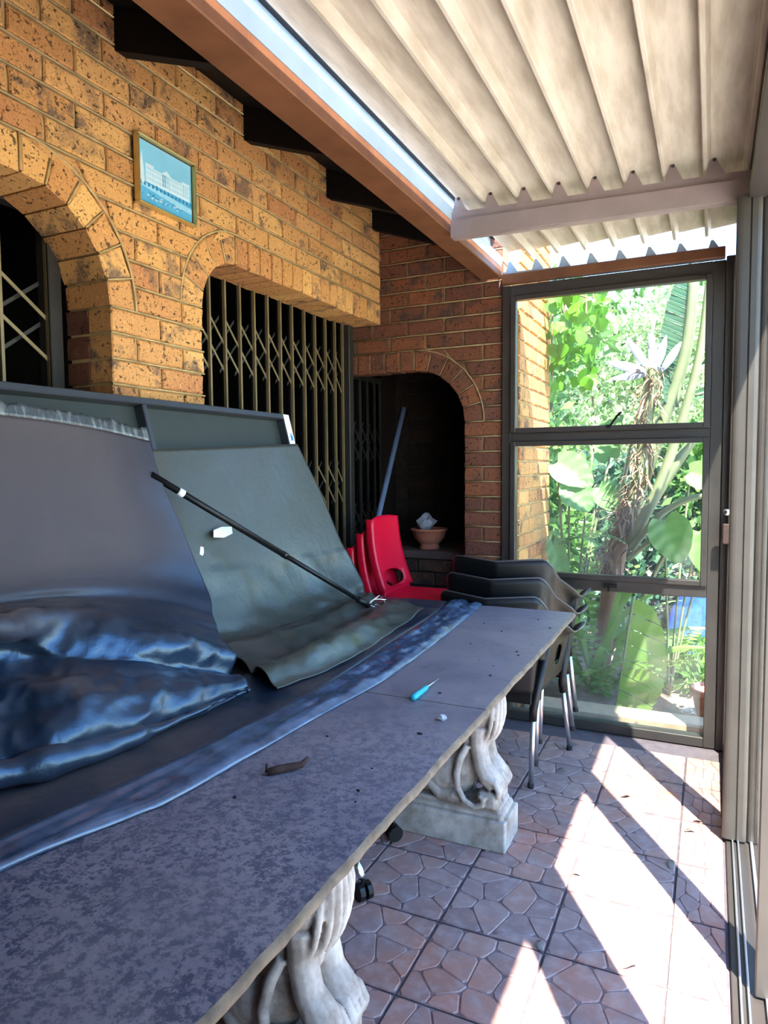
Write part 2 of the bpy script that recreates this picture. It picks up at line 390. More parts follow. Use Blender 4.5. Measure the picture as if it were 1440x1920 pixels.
def std_brick(w, mat, depth):
    key = (round(w, 3), mat.name, round(depth, 3)); L = BRICK_CACHE.setdefault(key, [])
    if len(L) < 5:
        L.append(brick_piece([(-w / 2, -BH / 2), (w / 2, -BH / 2), (w / 2, BH / 2), (-w / 2, BH / 2)], depth, 0.0025).mesh('brick', mat))
        return L[-1]
    return rnd.choice(L)

class BrickWall:
    def __init__(s, name, O, angle, mat, mortar, depth=0.105, label=None):
        s.root = None; s.O = Vector(O); s.ang = angle; s.mat = mat; s.mortar = mortar; s.depth = depth; s.name = name
        s.n = 0; s.body = MB(); s.bead = MB()
    def place(s, me, u, z, rot=0.0):
        s.items.append((me, u, z, rot))
    def build(s, u0, u1, z0, z1, ops, phase, brick_rng=None, beads=True, thick=0.11, course0=None, recess=0.011, extra_depth=None):
        s.items = []
        br = brick_rng or (u0, u1, z0, z1)
        c0 = course0 if course0 is not None else z0
        # mortar body in vertical strips, with the arches cut out
        ops0 = ops; ops = [dict(o, l=o['l'] - 0.008 if o['l'] is not None else None, r=o['r'] + 0.008 if o['r'] is not None else None, top=o['top'] + 0.006) for o in ops0]
        cuts = {u0, u1}
        for o in ops:
            for k in range(13):
                th = PI / 2 * k / 12
                if o['l'] is not None: cuts.add(min(u1, max(u0, o['l'] + o['rad'] * (1 - math.cos(th)))))
                if o['r'] is not None: cuts.add(min(u1, max(u0, o['r'] - o['rad'] * (1 - math.cos(th)))))
        cuts = sorted(cuts)
        def bottom(o, u):
            sp = o['top'] - o['rad']
            if o['l'] is not None and u < o['l'] + o['rad']:
                d = o['l'] + o['rad'] - u; return sp + math.sqrt(max(0, o['rad'] ** 2 - d * d))
            if o['r'] is not None and u > o['r'] - o['rad']:
                d = u - (o['r'] - o['rad']); return sp + math.sqrt(max(0, o['rad'] ** 2 - d * d))
            return o['top']
        for a, b in zip(cuts, cuts[1:]):
            if b - a < 1e-5: continue
            mid = (a + b) / 2; za = zb = z0
            for o in ops:
                if (o['l'] is None or mid > o['l']) and (o['r'] is None or mid < o['r']):
                    za, zb = bottom(o, a + 1e-6), bottom(o, b - 1e-6)
            e = 0.0
            s.body.prism([(a, za + e), (b, zb + e), (b, z1), (a, z1)], 'y', recess, thick)
        ops = ops0
        # courses
        nrow = int((z1 - c0) / COURSE + 0.5)
        for i in range(-int((c0 - z0) / COURSE + 0.5), nrow):
            zb = c0 + i * COURSE; zt = zb + COURSE; zm = (zb + zt) / 2
            if zt < br[2] or zb > br[3]: continue
            iv = [(br[0], br[0], br[1], br[1])]
            for o in ops:
                sp = o['top'] - o['rad']; R = o['rad'] + o['ring']; ext = o['top'] + o['ring']
                if zm > ext - 0.01: continue
                def xl(z):
                    if o['l'] is None: return -99
                    if z <= sp + 1e-3: return o['l']
                    return o['l'] + o['rad'] - math.sqrt(max(0, R * R - (z - sp) ** 2))
                def xr(z):
                    if o['r'] is None: return 99
                    if z <= sp + 1e-3: return o['r']
                    return o['r'] - o['rad'] + math.sqrt(max(0, R * R - (z - sp) ** 2))
                lo = (xl(max(zb, sp + 1.1e-3) if zm > sp else zb), xl(zt)); hi = (xr(max(zb, sp + 1.1e-3) if zm > sp else zb), xr(zt))
                new = []
                for a0, a1, b0, b1 in iv:
                    if hi[0] <= a0 or lo[0] >= b0: new.append((a0, a1, b0, b1)); continue
                    if lo[0] > a0: new.append((a0, a1, min(lo[0], b0), min(lo[1], b1)))
                    if hi[0] < b0: new.append((max(hi[0], a0), max(hi[1], a1), b0, b1))
                iv = new
            for a0, a1, b0, b1 in iv:
                if max(b0 - a0, b1 - a1) < 0.02: continue
                if beads: s.bead.tube([(max(a0, a1) - 0.0, 0.0015, zb), (min(b0, b1), 0.0015, zb)], 0.0042, 6, True, 0.9)
                off = phase + (PITCH / 2 if i % 2 else 0.0)
                k0 = math.floor((min(a0, a1) - off) / PITCH); u = off + k0 * PITCH
                edges = []
                while u < max(b0, b1) + PITCH: edges.append(u); u += PITCH
                for p, q in zip(edges, edges[1:]):
                    l0, l1 = max(p, a0), max(p, a1); r0, r1 = min(q, b0), min(q, b1)
                    if p <= a0 + 1e-6: l0 -= GAP / 2 - 0.001; l1 -= GAP / 2 - 0.001
                    if q >= b0 - 1e-6: r0 += GAP / 2 - 0.001; r1 += GAP / 2 - 0.001
                    if r0 - l0 < 0.03 and r1 - l1 < 0.03: continue
                    zc = zb + COURSE / 2; g = GAP / 2
                    slant = abs(l0 - l1) > 1e-4 or abs(r0 - r1) > 1e-4
                    if not slant:
                        w = r0 - l0 - GAP
                        if w < 0.02: continue
                        s.place(std_brick(w, s.mat, s.depth), (l0 + r0) / 2, zc)
                    else:
                        poly = [(l0 + g, -BH / 2), (r0 - g, -BH / 2), (r1 - g, BH / 2), (l1 + g, BH / 2)]
                        if poly[1][0] - poly[0][0] < 0.006: poly = [((poly[0][0] + poly[1][0]) / 2, -BH / 2)] + poly[2:]
                        elif poly[2][0] - poly[3][0] < 0.006: poly = poly[:2] + [((poly[2][0] + poly[3][0]) / 2, BH / 2)]
                        cu = (l0 + r0) / 2
                        s.place(brick_piece([(x - cu, z) for x, z in poly], s.depth).mesh('brick', s.mat), cu, zc)
        # voussoirs
        for o in ops:
            rad, ring, top = o['rad'], o['ring'], o['top']; sp = top - rad; vd = o.get('vdepth', 0.2)
            fl = o['l'] + rad if o['l'] is not None else max(u0, br[0]); fr_ = o['r'] - rad if o['r'] is not None else min(u1, br[1])
            n = max(1, round((fr_ - fl) / 0.0865)); w = (fr_ - fl) / n
            for k in range(n):
                uc = fl + (k + 0.5) * w; dz = rnd.uniform(-0.003, 0.003)
                s.place(brick_piece([(-w / 2 + 0.005, dz), (w / 2 - 0.005, dz + rnd.uniform(-.002, .002)), (w / 2 - 0.005, ring - 0.006), (-w / 2 + 0.005, ring - 0.006)], vd).mesh('brick', s.mat), uc, top)
            for side in ('l', 'r'):
                if o[side] is None: continue
                cx = o['l'] + rad if side == 'l' else o['r'] - rad; sg = -1 if side == 'l' else 1
                n = max(2, round((rad + ring * 0.4) * PI / 2 / 0.092))
                for k in range(n):
                    t0 = PI / 2 * k / n; t1 = PI / 2 * (k + 1) / n; gi = 0.004 / rad; go = 0.005 / (rad + ring)
                    P = lambda th, R: (cx + sg * R * math.cos(th), sp + R * math.sin(th))
                    poly = [P(t0 + gi, rad), P(t0 + go, rad + ring - 0.006), P(t1 - go, rad + ring - 0.006), P(t1 - gi, rad)]
                    tm = (t0 + t1) / 2; c_ = P(tm, rad + ring / 2)
                    poly = [(x - c_[0], z - c_[1]) for x, z in poly]
                    if sg < 0: poly = poly[::-1]
                    s.place(brick_piece(poly, vd).mesh('brick', s.mat), c_[0], c_[1])
                if beads:
                    s.bead.tube([(cx + sg * (rad + ring) * math.cos(PI / 2 * k / 14), 0.0005, sp + (rad + ring) * math.sin(PI / 2 * k / 14)) for k in range(15)], 0.0048, 6)
                    for k in range(n + 1):
                        th = PI / 2 * k / n
                        s.bead.tube([(cx + sg * R * math.cos(th), 0.002, sp + R * math.sin(th)) for R in (rad + 0.004, rad + ring)], 0.0035, 5)
        s.root = s.body.build(s.name, s.mortar); tag(s.root, kind='structure')
        s.root.location = s.O; s.root.rotation_euler = (0, 0, s.ang)
        if s.bead.v: tag(s.bead.build('mortar_joint', s.mortar, s.root, True), kind='stuff')
        return s
    def finish(s, keep=300):
        for me, u, z, rot in s.items[:keep]:
            inst('brick', me, s.root, (u, 0, z), (0, rot, 0))
        if len(s.items) > keep: print('BRICKS over', s.name, len(s.items))
        print('bricks', s.name, len(s.items))

XW = -1.828                                   # face of the house wall, facing +x
wall_left = BrickWall('wall_left', (XW, 0, 0), PI / 2, M['brick'], M['mortar'])
ARCH1 = dict(l=None, r=1.735, top=2.315, rad=0.3175, ring=0.115, vdepth=0.2)
ARCH2 = dict(l=2.2025, r=None, top=2.305, rad=0.221, ring=0.125, vdepth=0.2)
wall_left.build(-1.2, 3.835, 0.0, 3.05, [ARCH1, ARCH2], 1.735, (0.85, 3.835, 0.95, 3.05), True, 0.2, 2.43)
wall_left.finish()
# jamb of the first arch is deeper than the facing bricks: a second leaf of bricks behind the pier
leaf = BrickWall('wall_pier', (XW - 0.107, 0, 0), PI / 2, M['brick_red'], M['mortar_pale'])  # darker brick puts the shade on the reveal into its colour
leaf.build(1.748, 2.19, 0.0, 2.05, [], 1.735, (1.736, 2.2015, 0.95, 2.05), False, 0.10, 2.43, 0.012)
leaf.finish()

YN = 3.838                                    # niche wall, facing -y
wall_back = BrickWall('wall_back', (0, YN, 0), 0.0, M['brick_red'], M['mortar_pale'])
NICHE = dict(l=None, r=-1.30, top=2.022, rad=0.3145, ring=0.118, vdepth=0.11)
wall_back.build(-2.09, -1.073, 0.0, 2.92, [NICHE], -1.3055, (-2.09, -1.073, 0.4, 2.92), True, 0.11, 2.14)
wall_back.finish()
# alcove behind the niche
alc = BrickWall('wall_alcove', (0, 4.62, 0), 0.0, M['brick_dark'], M['mortar_dark'])
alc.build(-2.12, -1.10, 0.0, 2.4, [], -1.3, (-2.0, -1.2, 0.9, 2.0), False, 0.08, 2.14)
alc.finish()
mb = MB(); mb.box(-2.2, -2.10, 4.33, 4.7, 0, 2.4); tag(mb.build('wall_alcove_left', M['brick_dark']), kind='structure')
mb = MB(); mb.box(-1.17, -1.075, 3.95, 4.7, 0, 2.4); tag(mb.build('wall_alcove_right', M['brick_dark']), kind='structure')
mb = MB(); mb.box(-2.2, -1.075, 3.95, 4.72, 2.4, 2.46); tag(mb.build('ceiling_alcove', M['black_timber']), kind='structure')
# brick ledge in the alcove
led = BrickWall('ledge', (0, 4.0, 0), 0.0, mat_brick('brick_ledge', [srgb(84, 60, 50), srgb(70, 52, 46), srgb(92, 66, 52), srgb(60, 46, 42)], srgb(44, 40, 40)), M['mortar_dark'])
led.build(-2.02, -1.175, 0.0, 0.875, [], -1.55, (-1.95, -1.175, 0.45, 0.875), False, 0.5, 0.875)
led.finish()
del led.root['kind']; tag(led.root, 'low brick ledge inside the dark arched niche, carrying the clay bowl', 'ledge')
mb = MB(); mb.box(-2.02, -1.175, -0.02, 0.5, 0.875, 0.925, 0.006); mb.build('coping', mat_simple('ledge_coping', srgb(84, 66, 60), 0.9, 0, 0.2, 14, 0.3), led.root)

# dark room behind the gates
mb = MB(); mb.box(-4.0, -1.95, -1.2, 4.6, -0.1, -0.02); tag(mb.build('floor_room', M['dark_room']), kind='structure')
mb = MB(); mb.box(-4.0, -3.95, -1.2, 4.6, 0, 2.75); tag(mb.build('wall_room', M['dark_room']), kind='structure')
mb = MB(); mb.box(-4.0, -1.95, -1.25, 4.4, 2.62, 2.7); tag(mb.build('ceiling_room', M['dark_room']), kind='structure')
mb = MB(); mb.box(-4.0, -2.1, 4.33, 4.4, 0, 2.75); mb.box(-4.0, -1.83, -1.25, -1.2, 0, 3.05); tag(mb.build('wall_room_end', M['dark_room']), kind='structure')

# ------------------------------------------------------------------ floor of stamped tiles
TP = 0.3365; TX0 = -0.085; TY0 = 1.983
def clip(poly, a, b):
    mid = ((a[0] + b[0]) / 2, (a[1] + b[1]) / 2); n = (b[0] - a[0], b[1] - a[1]); out = []
    d = lambda p: (p[0] - mid[0]) * n[0] + (p[1] - mid[1]) * n[1]
    for i in range(len(poly)):
        p, q = poly[i], poly[(i + 1) % len(poly)]; dp, dq = d(p), d(q)
        if dp <= 0: out.append(p)
        if dp * dq < 0: t_ = dp / (dp - dq); out.append((p[0] + (q[0] - p[0]) * t_, p[1] + (q[1] - p[1]) * t_))
    return out
def tile_mesh(seed):
    r = random.Random(seed); S = TP - 0.006; seeds = []
    while len(seeds) < 12:
        p = (r.uniform(0, S), r.uniform(0, S))
        if all(math.hypot(p[0] - q[0], p[1] - q[1]) > 0.068 for q in seeds): seeds.append(p)
    mb = MB(); vals = []
    mb.add([(-S / 2, -S / 2, -0.002), (S / 2, -S / 2, -0.002), (S / 2, S / 2, -0.002), (-S / 2, S / 2, -0.002), (-S / 2, -S / 2, -0.02), (S / 2, -S / 2, -0.02), (S / 2, S / 2, -0.02), (-S / 2, S / 2, -0.02)],
           [(0, 1, 2, 3), (0, 4, 5, 1), (1, 5, 6, 2), (2, 6, 7, 3), (3, 7, 4, 0)]); vals += [-1.0] * 8
    for i, s0 in enumerate(seeds):
        poly = [(0, 0), (S, 0), (S, S), (0, S)]
        for j, s1 in enumerate(seeds):
            if j != i and len(poly) > 2: poly = clip(poly, s0, s1)
        if len(poly) < 3: continue
        # round the stones by corner cutting
        q = []
        for k in range(len(poly)):
            a, b = poly[k], poly[(k + 1) % len(poly)]
            q += [(a[0] * .87 + b[0] * .13, a[1] * .87 + b[1] * .13), (a[0] * .13 + b[0] * .87, a[1] * .13 + b[1] * .87)]
        cx = sum(p[0] for p in q) / len(q); cy = sum(p[1] for p in q) / len(q); n = len(q); vs = []
        rr = max(0.02, sum(math.hypot(p[0] - cx, p[1] - cy) for p in q) / n)
        k1 = 1 - 0.0017 / rr; k2 = 1 - 0.0056 / rr; h = r.uniform(0.0, 0.0012)
        vs = [(cx + (p[0] - cx) * k1 - S / 2, cy + (p[1] - cy) * k1 - S / 2, -0.002) for p in q] + [(cx + (p[0] - cx) * k2 - S / 2, cy + (p[1] - cy) * k2 - S / 2, h) for p in q]
        mb.add(vs, [(a, (a + 1) % n, (a + 1) % n + n, a + n) for a in range(n)] + [tuple(range(n, 2 * n))])
        vals += [r.random() ** 1.6] * (2 * n)
    me = mb.mesh('tile', M['paving'])
    at = me.attributes.new('cell', 'FLOAT', 'POINT'); at.data.foreach_set('value', vals)
    return me
TM = [tile_mesh(100 + i) for i in range(5)]
mb = MB(); mb.box(-2.3, 0.09, -2.2, YN + 0.1, -0.12, -0.006); floor = tag(mb.build('floor', M['grout']), kind='structure')
nt = 0
for i in range(-6, 1):
    for j in range(-6, 6):
        cx = TX0 + (i - 0.5) * TP; cy = TY0 + (j + 0.5) * TP
        if cy + TP / 2 > YN + 0.09 or cx < -2.2: continue
        inst('tile', TM[rnd.randrange(5)], floor, (cx, cy, 0), (0, 0, rnd.randrange(4) * PI / 2)); nt += 1
for j in range(-6, 6):       # cut tiles along the door track
    cy = TY0 + (j + 0.5) * TP
    if cy + TP / 2 > YN + 0.09: continue
    inst('tile', TM[rnd.randrange(5)], floor, (TX0 + 0.078, cy, -0.0002), (0, 0, rnd.choice((0, PI))), (0.45, 1, 1)); nt += 1

# ------------------------------------------------------------------ roof
ceil = empty('ceiling', (0, 0, 2.56), kind='structure')
def cz(mbx): mbx.v = [(p[0], p[1], p[2] - 2.56) for p in mbx.v]; return mbx
mb = MB(); mb.box(-1.185, -1.07, -2.2, 3.80, 2.486, 2.545, 0.004); cz(mb).build('beam', M['brown_steel'], ceil)
mb = MB(); mb.box(-1.07, 0.04, 3.795, 3.85, 2.452, 2.505, 0.004); cz(mb).build('beam', M['brown_steel'], ceil)
mb = MB(); mb.prism([(-1.19, 2.546), (-1.072, 2.546), (-1.060, 2.592), (-1.066, 2.594), (-1.078, 2.552), (-1.19, 2.556)], 'y', -2.2, 3.80); mb.prism([(-1.150, 2.55), (-1.146, 2.55), (-1.146, 2.80), (-1.150, 2.80)], 'y', -2.2, 3.95); cz(mb).build('gutter_flashing', M['flashing'], ceil)
# louvre blades: wide pan, downward rib
PX = 0.1442; X0B = -1.035
def blade(i):
    x = X0B + i * PX; zz = 2.621 - 0.035 * (x + 1.03) * 0.8
    pr = [(0, 0), (0.020, 0.001), (0.111, 0.010), (0.114, 0.008), (0.1175, -0.036), (0.120, -0.038), (0.130, -0.038), (0.1325, -0.036), (0.1445, -0.0035), (0.156, -0.001)]
    top = [(p[0], p[1] + 0.003) for p in pr[::-1]]
    mb = MB(); mb.prism([(x + p[0], zz + p[1]) for p in pr + top], 'y', -2.2, 3.80)
    o = cz(mb).build('louvre_blade', M['cream'], ceil); return o
NB = 9
for i in range(NB): blade(i)
# comb bracket carrying the blades
def comb(name, y0, y1, xa, xb, zb, zs, tooth, mat, drop=0.0):
    mb = MB(); pts = []
    L = [(xa, zb), (xb, zb - drop)]
    k = 0; up = []
    x = X0B + 0.006
    while x < xb - 0.02:
        d = -0.028 * (x + 1.03)
        up += [(x - 0.022, zs + d), (x - 0.006, zs + tooth + d), (x + 0.006, zs + tooth + d), (x + 0.042, zs + d)]
        x += PX
    up = [p for p in up if xa <= p[0] <= xb]
    # body strip plus one prism per tooth keeps every face planar and convex
    mb.prism([(xa, zb), (xb, zb - drop), (xb, zs - 0.028 * (xb + 1.03)), (xa, zs - 0.028 * (xa + 1.03))], 'y', y0, y1)
    for q in range(0, len(up) - 3, 4): mb.prism([up[q], up[q + 3], up[q + 2], up[q + 1]], 'y', y0, y1)
    return cz(mb).build(name, mat, ceil)
comb('comb_bracket', 2.945, 2.951, -1.055, 0.115, 2.452, 2.562, 0.07, M['bracket'], 0.03)
mb = MB(); mb.prism([(-1.055, 2.452), (0.115, 2.422), (0.115, 2.496), (-1.055, 2.526)], 'y', 2.93, 2.945); mb.prism([(-1.055, 2.452), (0.115, 2.422), (0.115, 2.428), (-1.055, 2.458)], 'y', 2.945, 2.985); cz(mb).build('bracket_channel', M['bracket'], ceil)
for k in range(9):
    x = X0B + 0.012 + k * PX
    mb = MB(); mb.tube([(x, 2.941, 2.617 - 0.028 * (x + 1.03)), (x, 2.946, 2.617 - 0.028 * (x + 1.03))], 0.007, 8); cz(mb).build('rivet', M['bronze'], ceil)
comb('comb_strip', 3.815, 3.820, -1.07, 0.03, 2.49, 2.518, 0.055, M['flashing'], 0.0)
# right hand eave beam above the sliding doors
mb = MB(); mb.box(0.125, 0.165, -2.2, 3.84, 2.42, 2.60, 0.004); mb.box(0.118, 0.126, -2.2, 3.84, 2.42, 2.445); cz(mb).build('beam', M['bracket'], ceil)
mb = MB(); mb.box(0.165, 0.32, -2.2, 3.9, 2.40, 2.63); cz(mb).build('eave_beam', M['bronze'], ceil)
mb = MB(); mb.box(-1.1, 0.2, -2.25, -2.2, 2.4, 2.65); cz(mb).build('beam', M['brown_steel'], ceil)
# black rafters, boarding and eave board of the house roof
for yr in (0.42, 1.10, 1.788, 2.493, 3.192, 3.725):
    mb = MB(); mb.prism([(-1.86, 2.855), (-1.26, 2.645), (-1.26, 2.76), (-1.86, 3.02)], 'y', yr, yr + 0.05); cz(mb).build('rafter', M['black_timber'], ceil)
mb = MB(); mb.prism([(-1.95, 3.035), (-1.12, 2.714), (-1.12, 2.744), (-1.95, 3.07)], 'y', -2.2, 4.0); cz(mb).build('roof_boarding', M['black_timber'], ceil)
mb = MB(); mb.box(-1.275, -1.25, -2.2, 3.85, 2.60, 2.76); cz(mb).build('eave_board', M['black_timber'], ceil)

# ------------------------------------------------------------------ window wall
YW = 3.84
def frame_member(name, parent, x0, x1, z0, z1, y0=YW - 0.02, y1=YW + 0.05, mat=None, b=0.003):
    mb = MB(); mb.box(x0, x1, y0, y1, z0, z1, b); return mb.build(name, mat or M['bronze'], parent)
win = empty('window_1', (-0.5, YW, 0), kind='structure'); win_off = Vector((-0.5, YW, 0))
def wm(name, x0, x1, z0, z1, y0=YW - 0.02, y1=YW + 0.05, mat=None):
    mb = MB(); mb.box(x0, x1, y0, y1, z0, z1, 0.003); mb.v = [(p[0] + 0.5, p[1] - YW, p[2]) for p in mb.v]; return mb.build(name, mat or M['bronze'], win)
wm('stile', -1.073, -1.022, 0.0, 2.445); wm('stile', -0.012, 0.045, 0.0, 2.445)
wm('head_rail', -1.022, -0.012, 2.385, 2.445); wm('sill_rail', -1.022, -0.012, 0.0, 0.05)
wm('transom', -1.022, -0.012, 1.585, 1.632); wm('transom', -1.022, -0.012, 0.775, 0.835)
# casement sashes (top and middle), each a frame of four bars around a pane
for (za, zb_, w) in ((1.632, 2.385, 0.03), (0.835, 1.585, 0.03)):
    sash = None
    wm('sash_bar', -1.022, -1.022 + w, za, zb_, YW - 0.035, YW + 0.01); wm('sash_bar', -0.012 - w, -0.012, za, zb_, YW - 0.035, YW + 0.01)
    wm('sash_bar', -1.022 + w, -0.012 - w, zb_ - 0.026, zb_, YW - 0.035, YW + 0.01); wm('sash_bar', -1.022 + w, -0.012 - w, za, za + 0.028, YW - 0.035, YW + 0.01)
for (za, zb_, ins) in ((1.655, 2.362, 0.026), (0.86, 1.565, 0.026), (0.045, 0.78, 0.0)):
    mb = MB(); mb.box(-0.5 - 0.51 + ins, -0.5 + 0.484 - ins, 0.012, 0.016, za, zb_); mb.v = [(p[0] + 0.5, p[1], p[2]) for p in mb.v]; mb.build('pane', M['glass'], win)
# peg stay on the top sash, catch on the lower transom
mb = MB(); mb.tube([(0.012, -0.04, 1.655), (0.055, -0.085, 1.705), (0.075, -0.10, 1.72)], 0.006, 6); mb.box(-0.005, 0.02, -0.05, -0.03, 1.645, 1.662); mb.build('window_stay', M['black_plastic'], win)
mb = MB(); mb.box(-0.01, 0.06, -0.05, -0.03, 0.80, 0.818); mb.tube([(0.02, -0.05, 0.81), (0.02, -0.065, 0.785)], 0.006, 6); mb.build('window_catch', M['black_plastic'], win)

# ------------------------------------------------------------------ sliding doors on the right
def post(name, x0, x1, y0, y1, z0, z1, mat, label, parent=None):
    return None
door = empty('door_1', (0.13, 2.9, 0), kind='structure')
def dm(name, x0, x1, y0, y1, z0, z1, mat, b=0.003):
    mb = MB(); mb.box(x0, x1, y0, y1, z0, z1, b); mb.v = [(p[0] - 0.13, p[1] - 2.9, p[2]) for p in mb.v]; return mb.build(name, mat, door)
# stile end of the open leaf: bullnose profile with a groove
def stile(x0, x1, y0, z0, z1, mat, name='stile'):
    w = x1 - x0; g = x0 + w * 0.56
    prof = [(x0, y0 + 0.03)] + [(x0 + 0.022 - 0.022 * math.cos(th), y0 + 0.012 - 0.012 * math.sin(th)) for th in np.linspace(0, PI / 2, 5)]
    prof += [(g - 0.004, y0), (g, y0 + 0.006), (g + 0.004, y0)] + [(x1 - 0.014 + 0.014 * math.sin(th), y0 + 0.012 - 0.012 * math.cos(th)) for th in np.linspace(0, PI / 2, 4)] + [(x1, y0 + 0.03)]
    mb = MB(); n = len(prof); mb.add([(p[0] - 0.13, p[1] - 2.9, z0) for p in prof] + [(p[0] - 0.13, p[1] - 2.9, z1) for p in prof],
        [(i, (i + 1) % n, (i + 1) % n + n, i + n) for i in range(n)] + [tuple(range(n)), tuple(range(2 * n - 1, n - 1, -1))])
    return mb.build(name, mat, door)
stile(0.064, 0.148, 2.872, 0.016, 2.42, M['bronze_pale'])
stile(0.150, 0.19, 2.885, 0.012, 2.42, M['bronze_pale'])
dm('leaf_rail', 0.085, 0.12, 2.90, 3.78, 0.016, 0.07, M['bronze_pale']); dm('leaf_rail', 0.085, 0.12, 2.90, 3.78, 2.34, 2.41, M['bronze'])
dm('leaf_rail', 0.155, 0.18, 2.90, 3.80, 0.012, 0.06, M['bronze_pale'])
dm('pane', 0.100, 0.104, 2.90, 3.78, 0.07, 2.34, M['glass'], 0); dm('pane', 0.166, 0.170, 2.05, 3.78, 0.06, 2.34, M['glass'], 0)
dm('corner_post', 0.0455, 0.24, 3.81, 3.87, 0.0, 2.46, M['bronze']); dm('stile', 0.078, 0.125, 3.755, 3.80, 0.0, 2.42, M['bronze_pale'])
mb = MB(); mb.lathe([(0.0, 0.016), (0.011, 0.013), (0.014, 0.004), (0.011, -0.006), (0.006, -0.012), (0.0, -0.013)], (0.062 - 0.13, 2.868 - 2.9 + 0.4, 1.245), 14); mb.build('lock_knob', M['chrome'], door, True)
mb = MB(); mb.box(0.052 - 0.13, 0.10 - 0.13, 3.735 - 2.9, 3.757 - 2.9, 1.06, 1.16, 0.006); mb.build('lock_box', M['twig'], door)
dm('stile', 0.135, 0.262, 2.03, 2.06, 0.012, 2.42, M['bronze_pale'])
dm('stile', 0.12, 0.25, 1.00, 1.05, 0.012, 2.42, M['bronze_pale']); dm('stile', 0.12, 0.25, 1.18, 1.23, 0.012, 2.42, M['bronze_pale'])
dm('head', 0.10, 0.165, -2.2, 3.85, 2.405, 2.43, M['bronze'])
dm('sill', 0.078, 0.24, -2.2, 3.85, -0.05, 0.004, M['bronze'])
for x in (0.098, 0.117, 0.160): dm('track_rail', x, x + (0.006 if x < 0.15 else 0.01), -2.2, 3.80, 0.0, 0.017, M['silver'], 0.001)

mb = MB(); mb.box(-2.3, 0.3, -2.35, -2.25, 0, 3.1); tag(mb.build('wall_rear_blocker', M['brick_red']), kind='structure')  # unseen end wall, added to keep sky light out from behind
mb = MB(); mb.box(0.10, 0.24, -2.3, 0.45, 0, 2.6); tag(mb.build('wall_right_blocker', M['brick_red']), kind='structure')  # unseen wall added across the near door opening to block light
# ------------------------------------------------------------------ ground outside
mb = MB(); mb.box(0.25, 9.0, -10, 3.9, -0.14, -0.05); tag(mb.build('ground_paving', M['pale_paving']), kind='structure')
mb = MB(); mb.box(-6, 12, 3.92, 22, -0.2, -0.04); tag(mb.build('ground_garden', M['soil']), kind='structure')
mb = MB(); mb.box(9.0, 40, -30, 22, -0.2, -0.06); mb.box(-6, 9, -30, -10, -0.2, -0.06); tag(mb.build('ground_lawn', M['lawn']), kind='structure')

# ------------------------------------------------------------------ expanding security gates
def gate(name, label, x, y0, y1, ztop, ups, dia, post_y, mat, matp, zlo=0.02):
    """uprights are pairs of slim bars along y; lattice strips cross between neighbours"""
    g = empty(name, (x, (y0 + y1) / 2, 0), label=label, cat='security gate')
    oy = (y0 + y1) / 2
    mb = MB(); mb.box(-0.007, 0.007, -0.0055, 0.0055, zlo, ztop); ume = mb.mesh('upright', mat)
    mb = MB(); mb.box(-0.005, 0.005, -0.004, 0.004, zlo, ztop); rme = mb.mesh('rear_upright', M['black_timber'])
    cache = {}
    for a in ups:
        inst('upright', ume, g, (0.012, a - oy, 0)); inst('rear_upright', rme, g, (-0.03, a - oy + 0.035, 0))
    for a, b in zip(ups, ups[1:]):
        dy = b - a
        for zt in dia:
            for sgn in (1, -1):
                h = 0.125; L = math.hypot(dy, h); key = (round(dy, 3), sgn)
                if key not in cache:
                    q = MB(); z1, z2 = (h / 2, -h / 2) if sgn > 0 else (-h / 2, h / 2)
                    q.add([(s_ * 0.0018, yy, zz + e) for s_ in (-1, 1) for (yy, zz) in ((-dy / 2, z1), (dy / 2, z2)) for e in (-0.0075, 0.0075)],
                          [(0, 1, 3, 2), (4, 6, 7, 5), (0, 4, 5, 1), (2, 3, 7, 6), (0, 2, 6, 4), (1, 5, 7, 3)])
                    cache[key] = q.mesh('lattice_strip', mat if sgn > 0 else matp)
                inst('lattice_strip', cache[key], g, (0.006 if sgn > 0 else -0.022, (a + b) / 2 - oy, zt))
    for p0, p1 in post_y:
        mb = MB(); mb.box(-0.03, 0.03, p0 - oy, p1 - oy, 0.0, ztop, 0.003); mb.build('gate_post', matp, g)
    mb = MB(); mb.box(-0.025, 0.02, y0 - oy, y1 - oy, ztop, ztop + 0.03); mb.build('top_track', matp, g)
    mb = MB(); mb.box(-0.025, 0.02, y0 - oy, y1 - oy, 0.0, zlo); mb.build('bottom_track', matp, g)
    return g
LZ = [2.078, 1.955, 1.42, 1.30, 0.72, 0.60]
gate('security_gate', 'long expanding trellis gate across the wide brick opening behind the leaning frame', -2.03, 2.22, 3.80, 2.32,
     [2.25, 2.36, 2.471, 2.579, 2.69, 2.803, 2.915, 3.028, 3.138, 3.26, 3.372, 3.488, 3.598, 3.69], LZ, [(3.745, 3.80)], M['gate_steel'], M['gate_dark'])
gate('security_gate', 'trellis gate inside the left brick arch, partly cut off by the frame edge', -2.05, 0.2, 1.72, 2.30,
     [0.42, 0.63, 0.84, 1.05, 1.27, 1.485, 1.66], [2.02, 1.885, 1.36, 1.22, 0.7, 0.57], [(1.655, 1.705)], M['gate_steel'], M['gate_dark'])
gate('security_gate', 'short folded trellis gate in the shadow of the arched niche', -2.075, 3.86, 4.32, 2.02,
     [3.90, 4.005, 4.11, 4.215, 4.30], [1.68, 1.56, 1.15, 1.03, 0.6, 0.5], [], M['gate_dark'], M['gate_dark'])

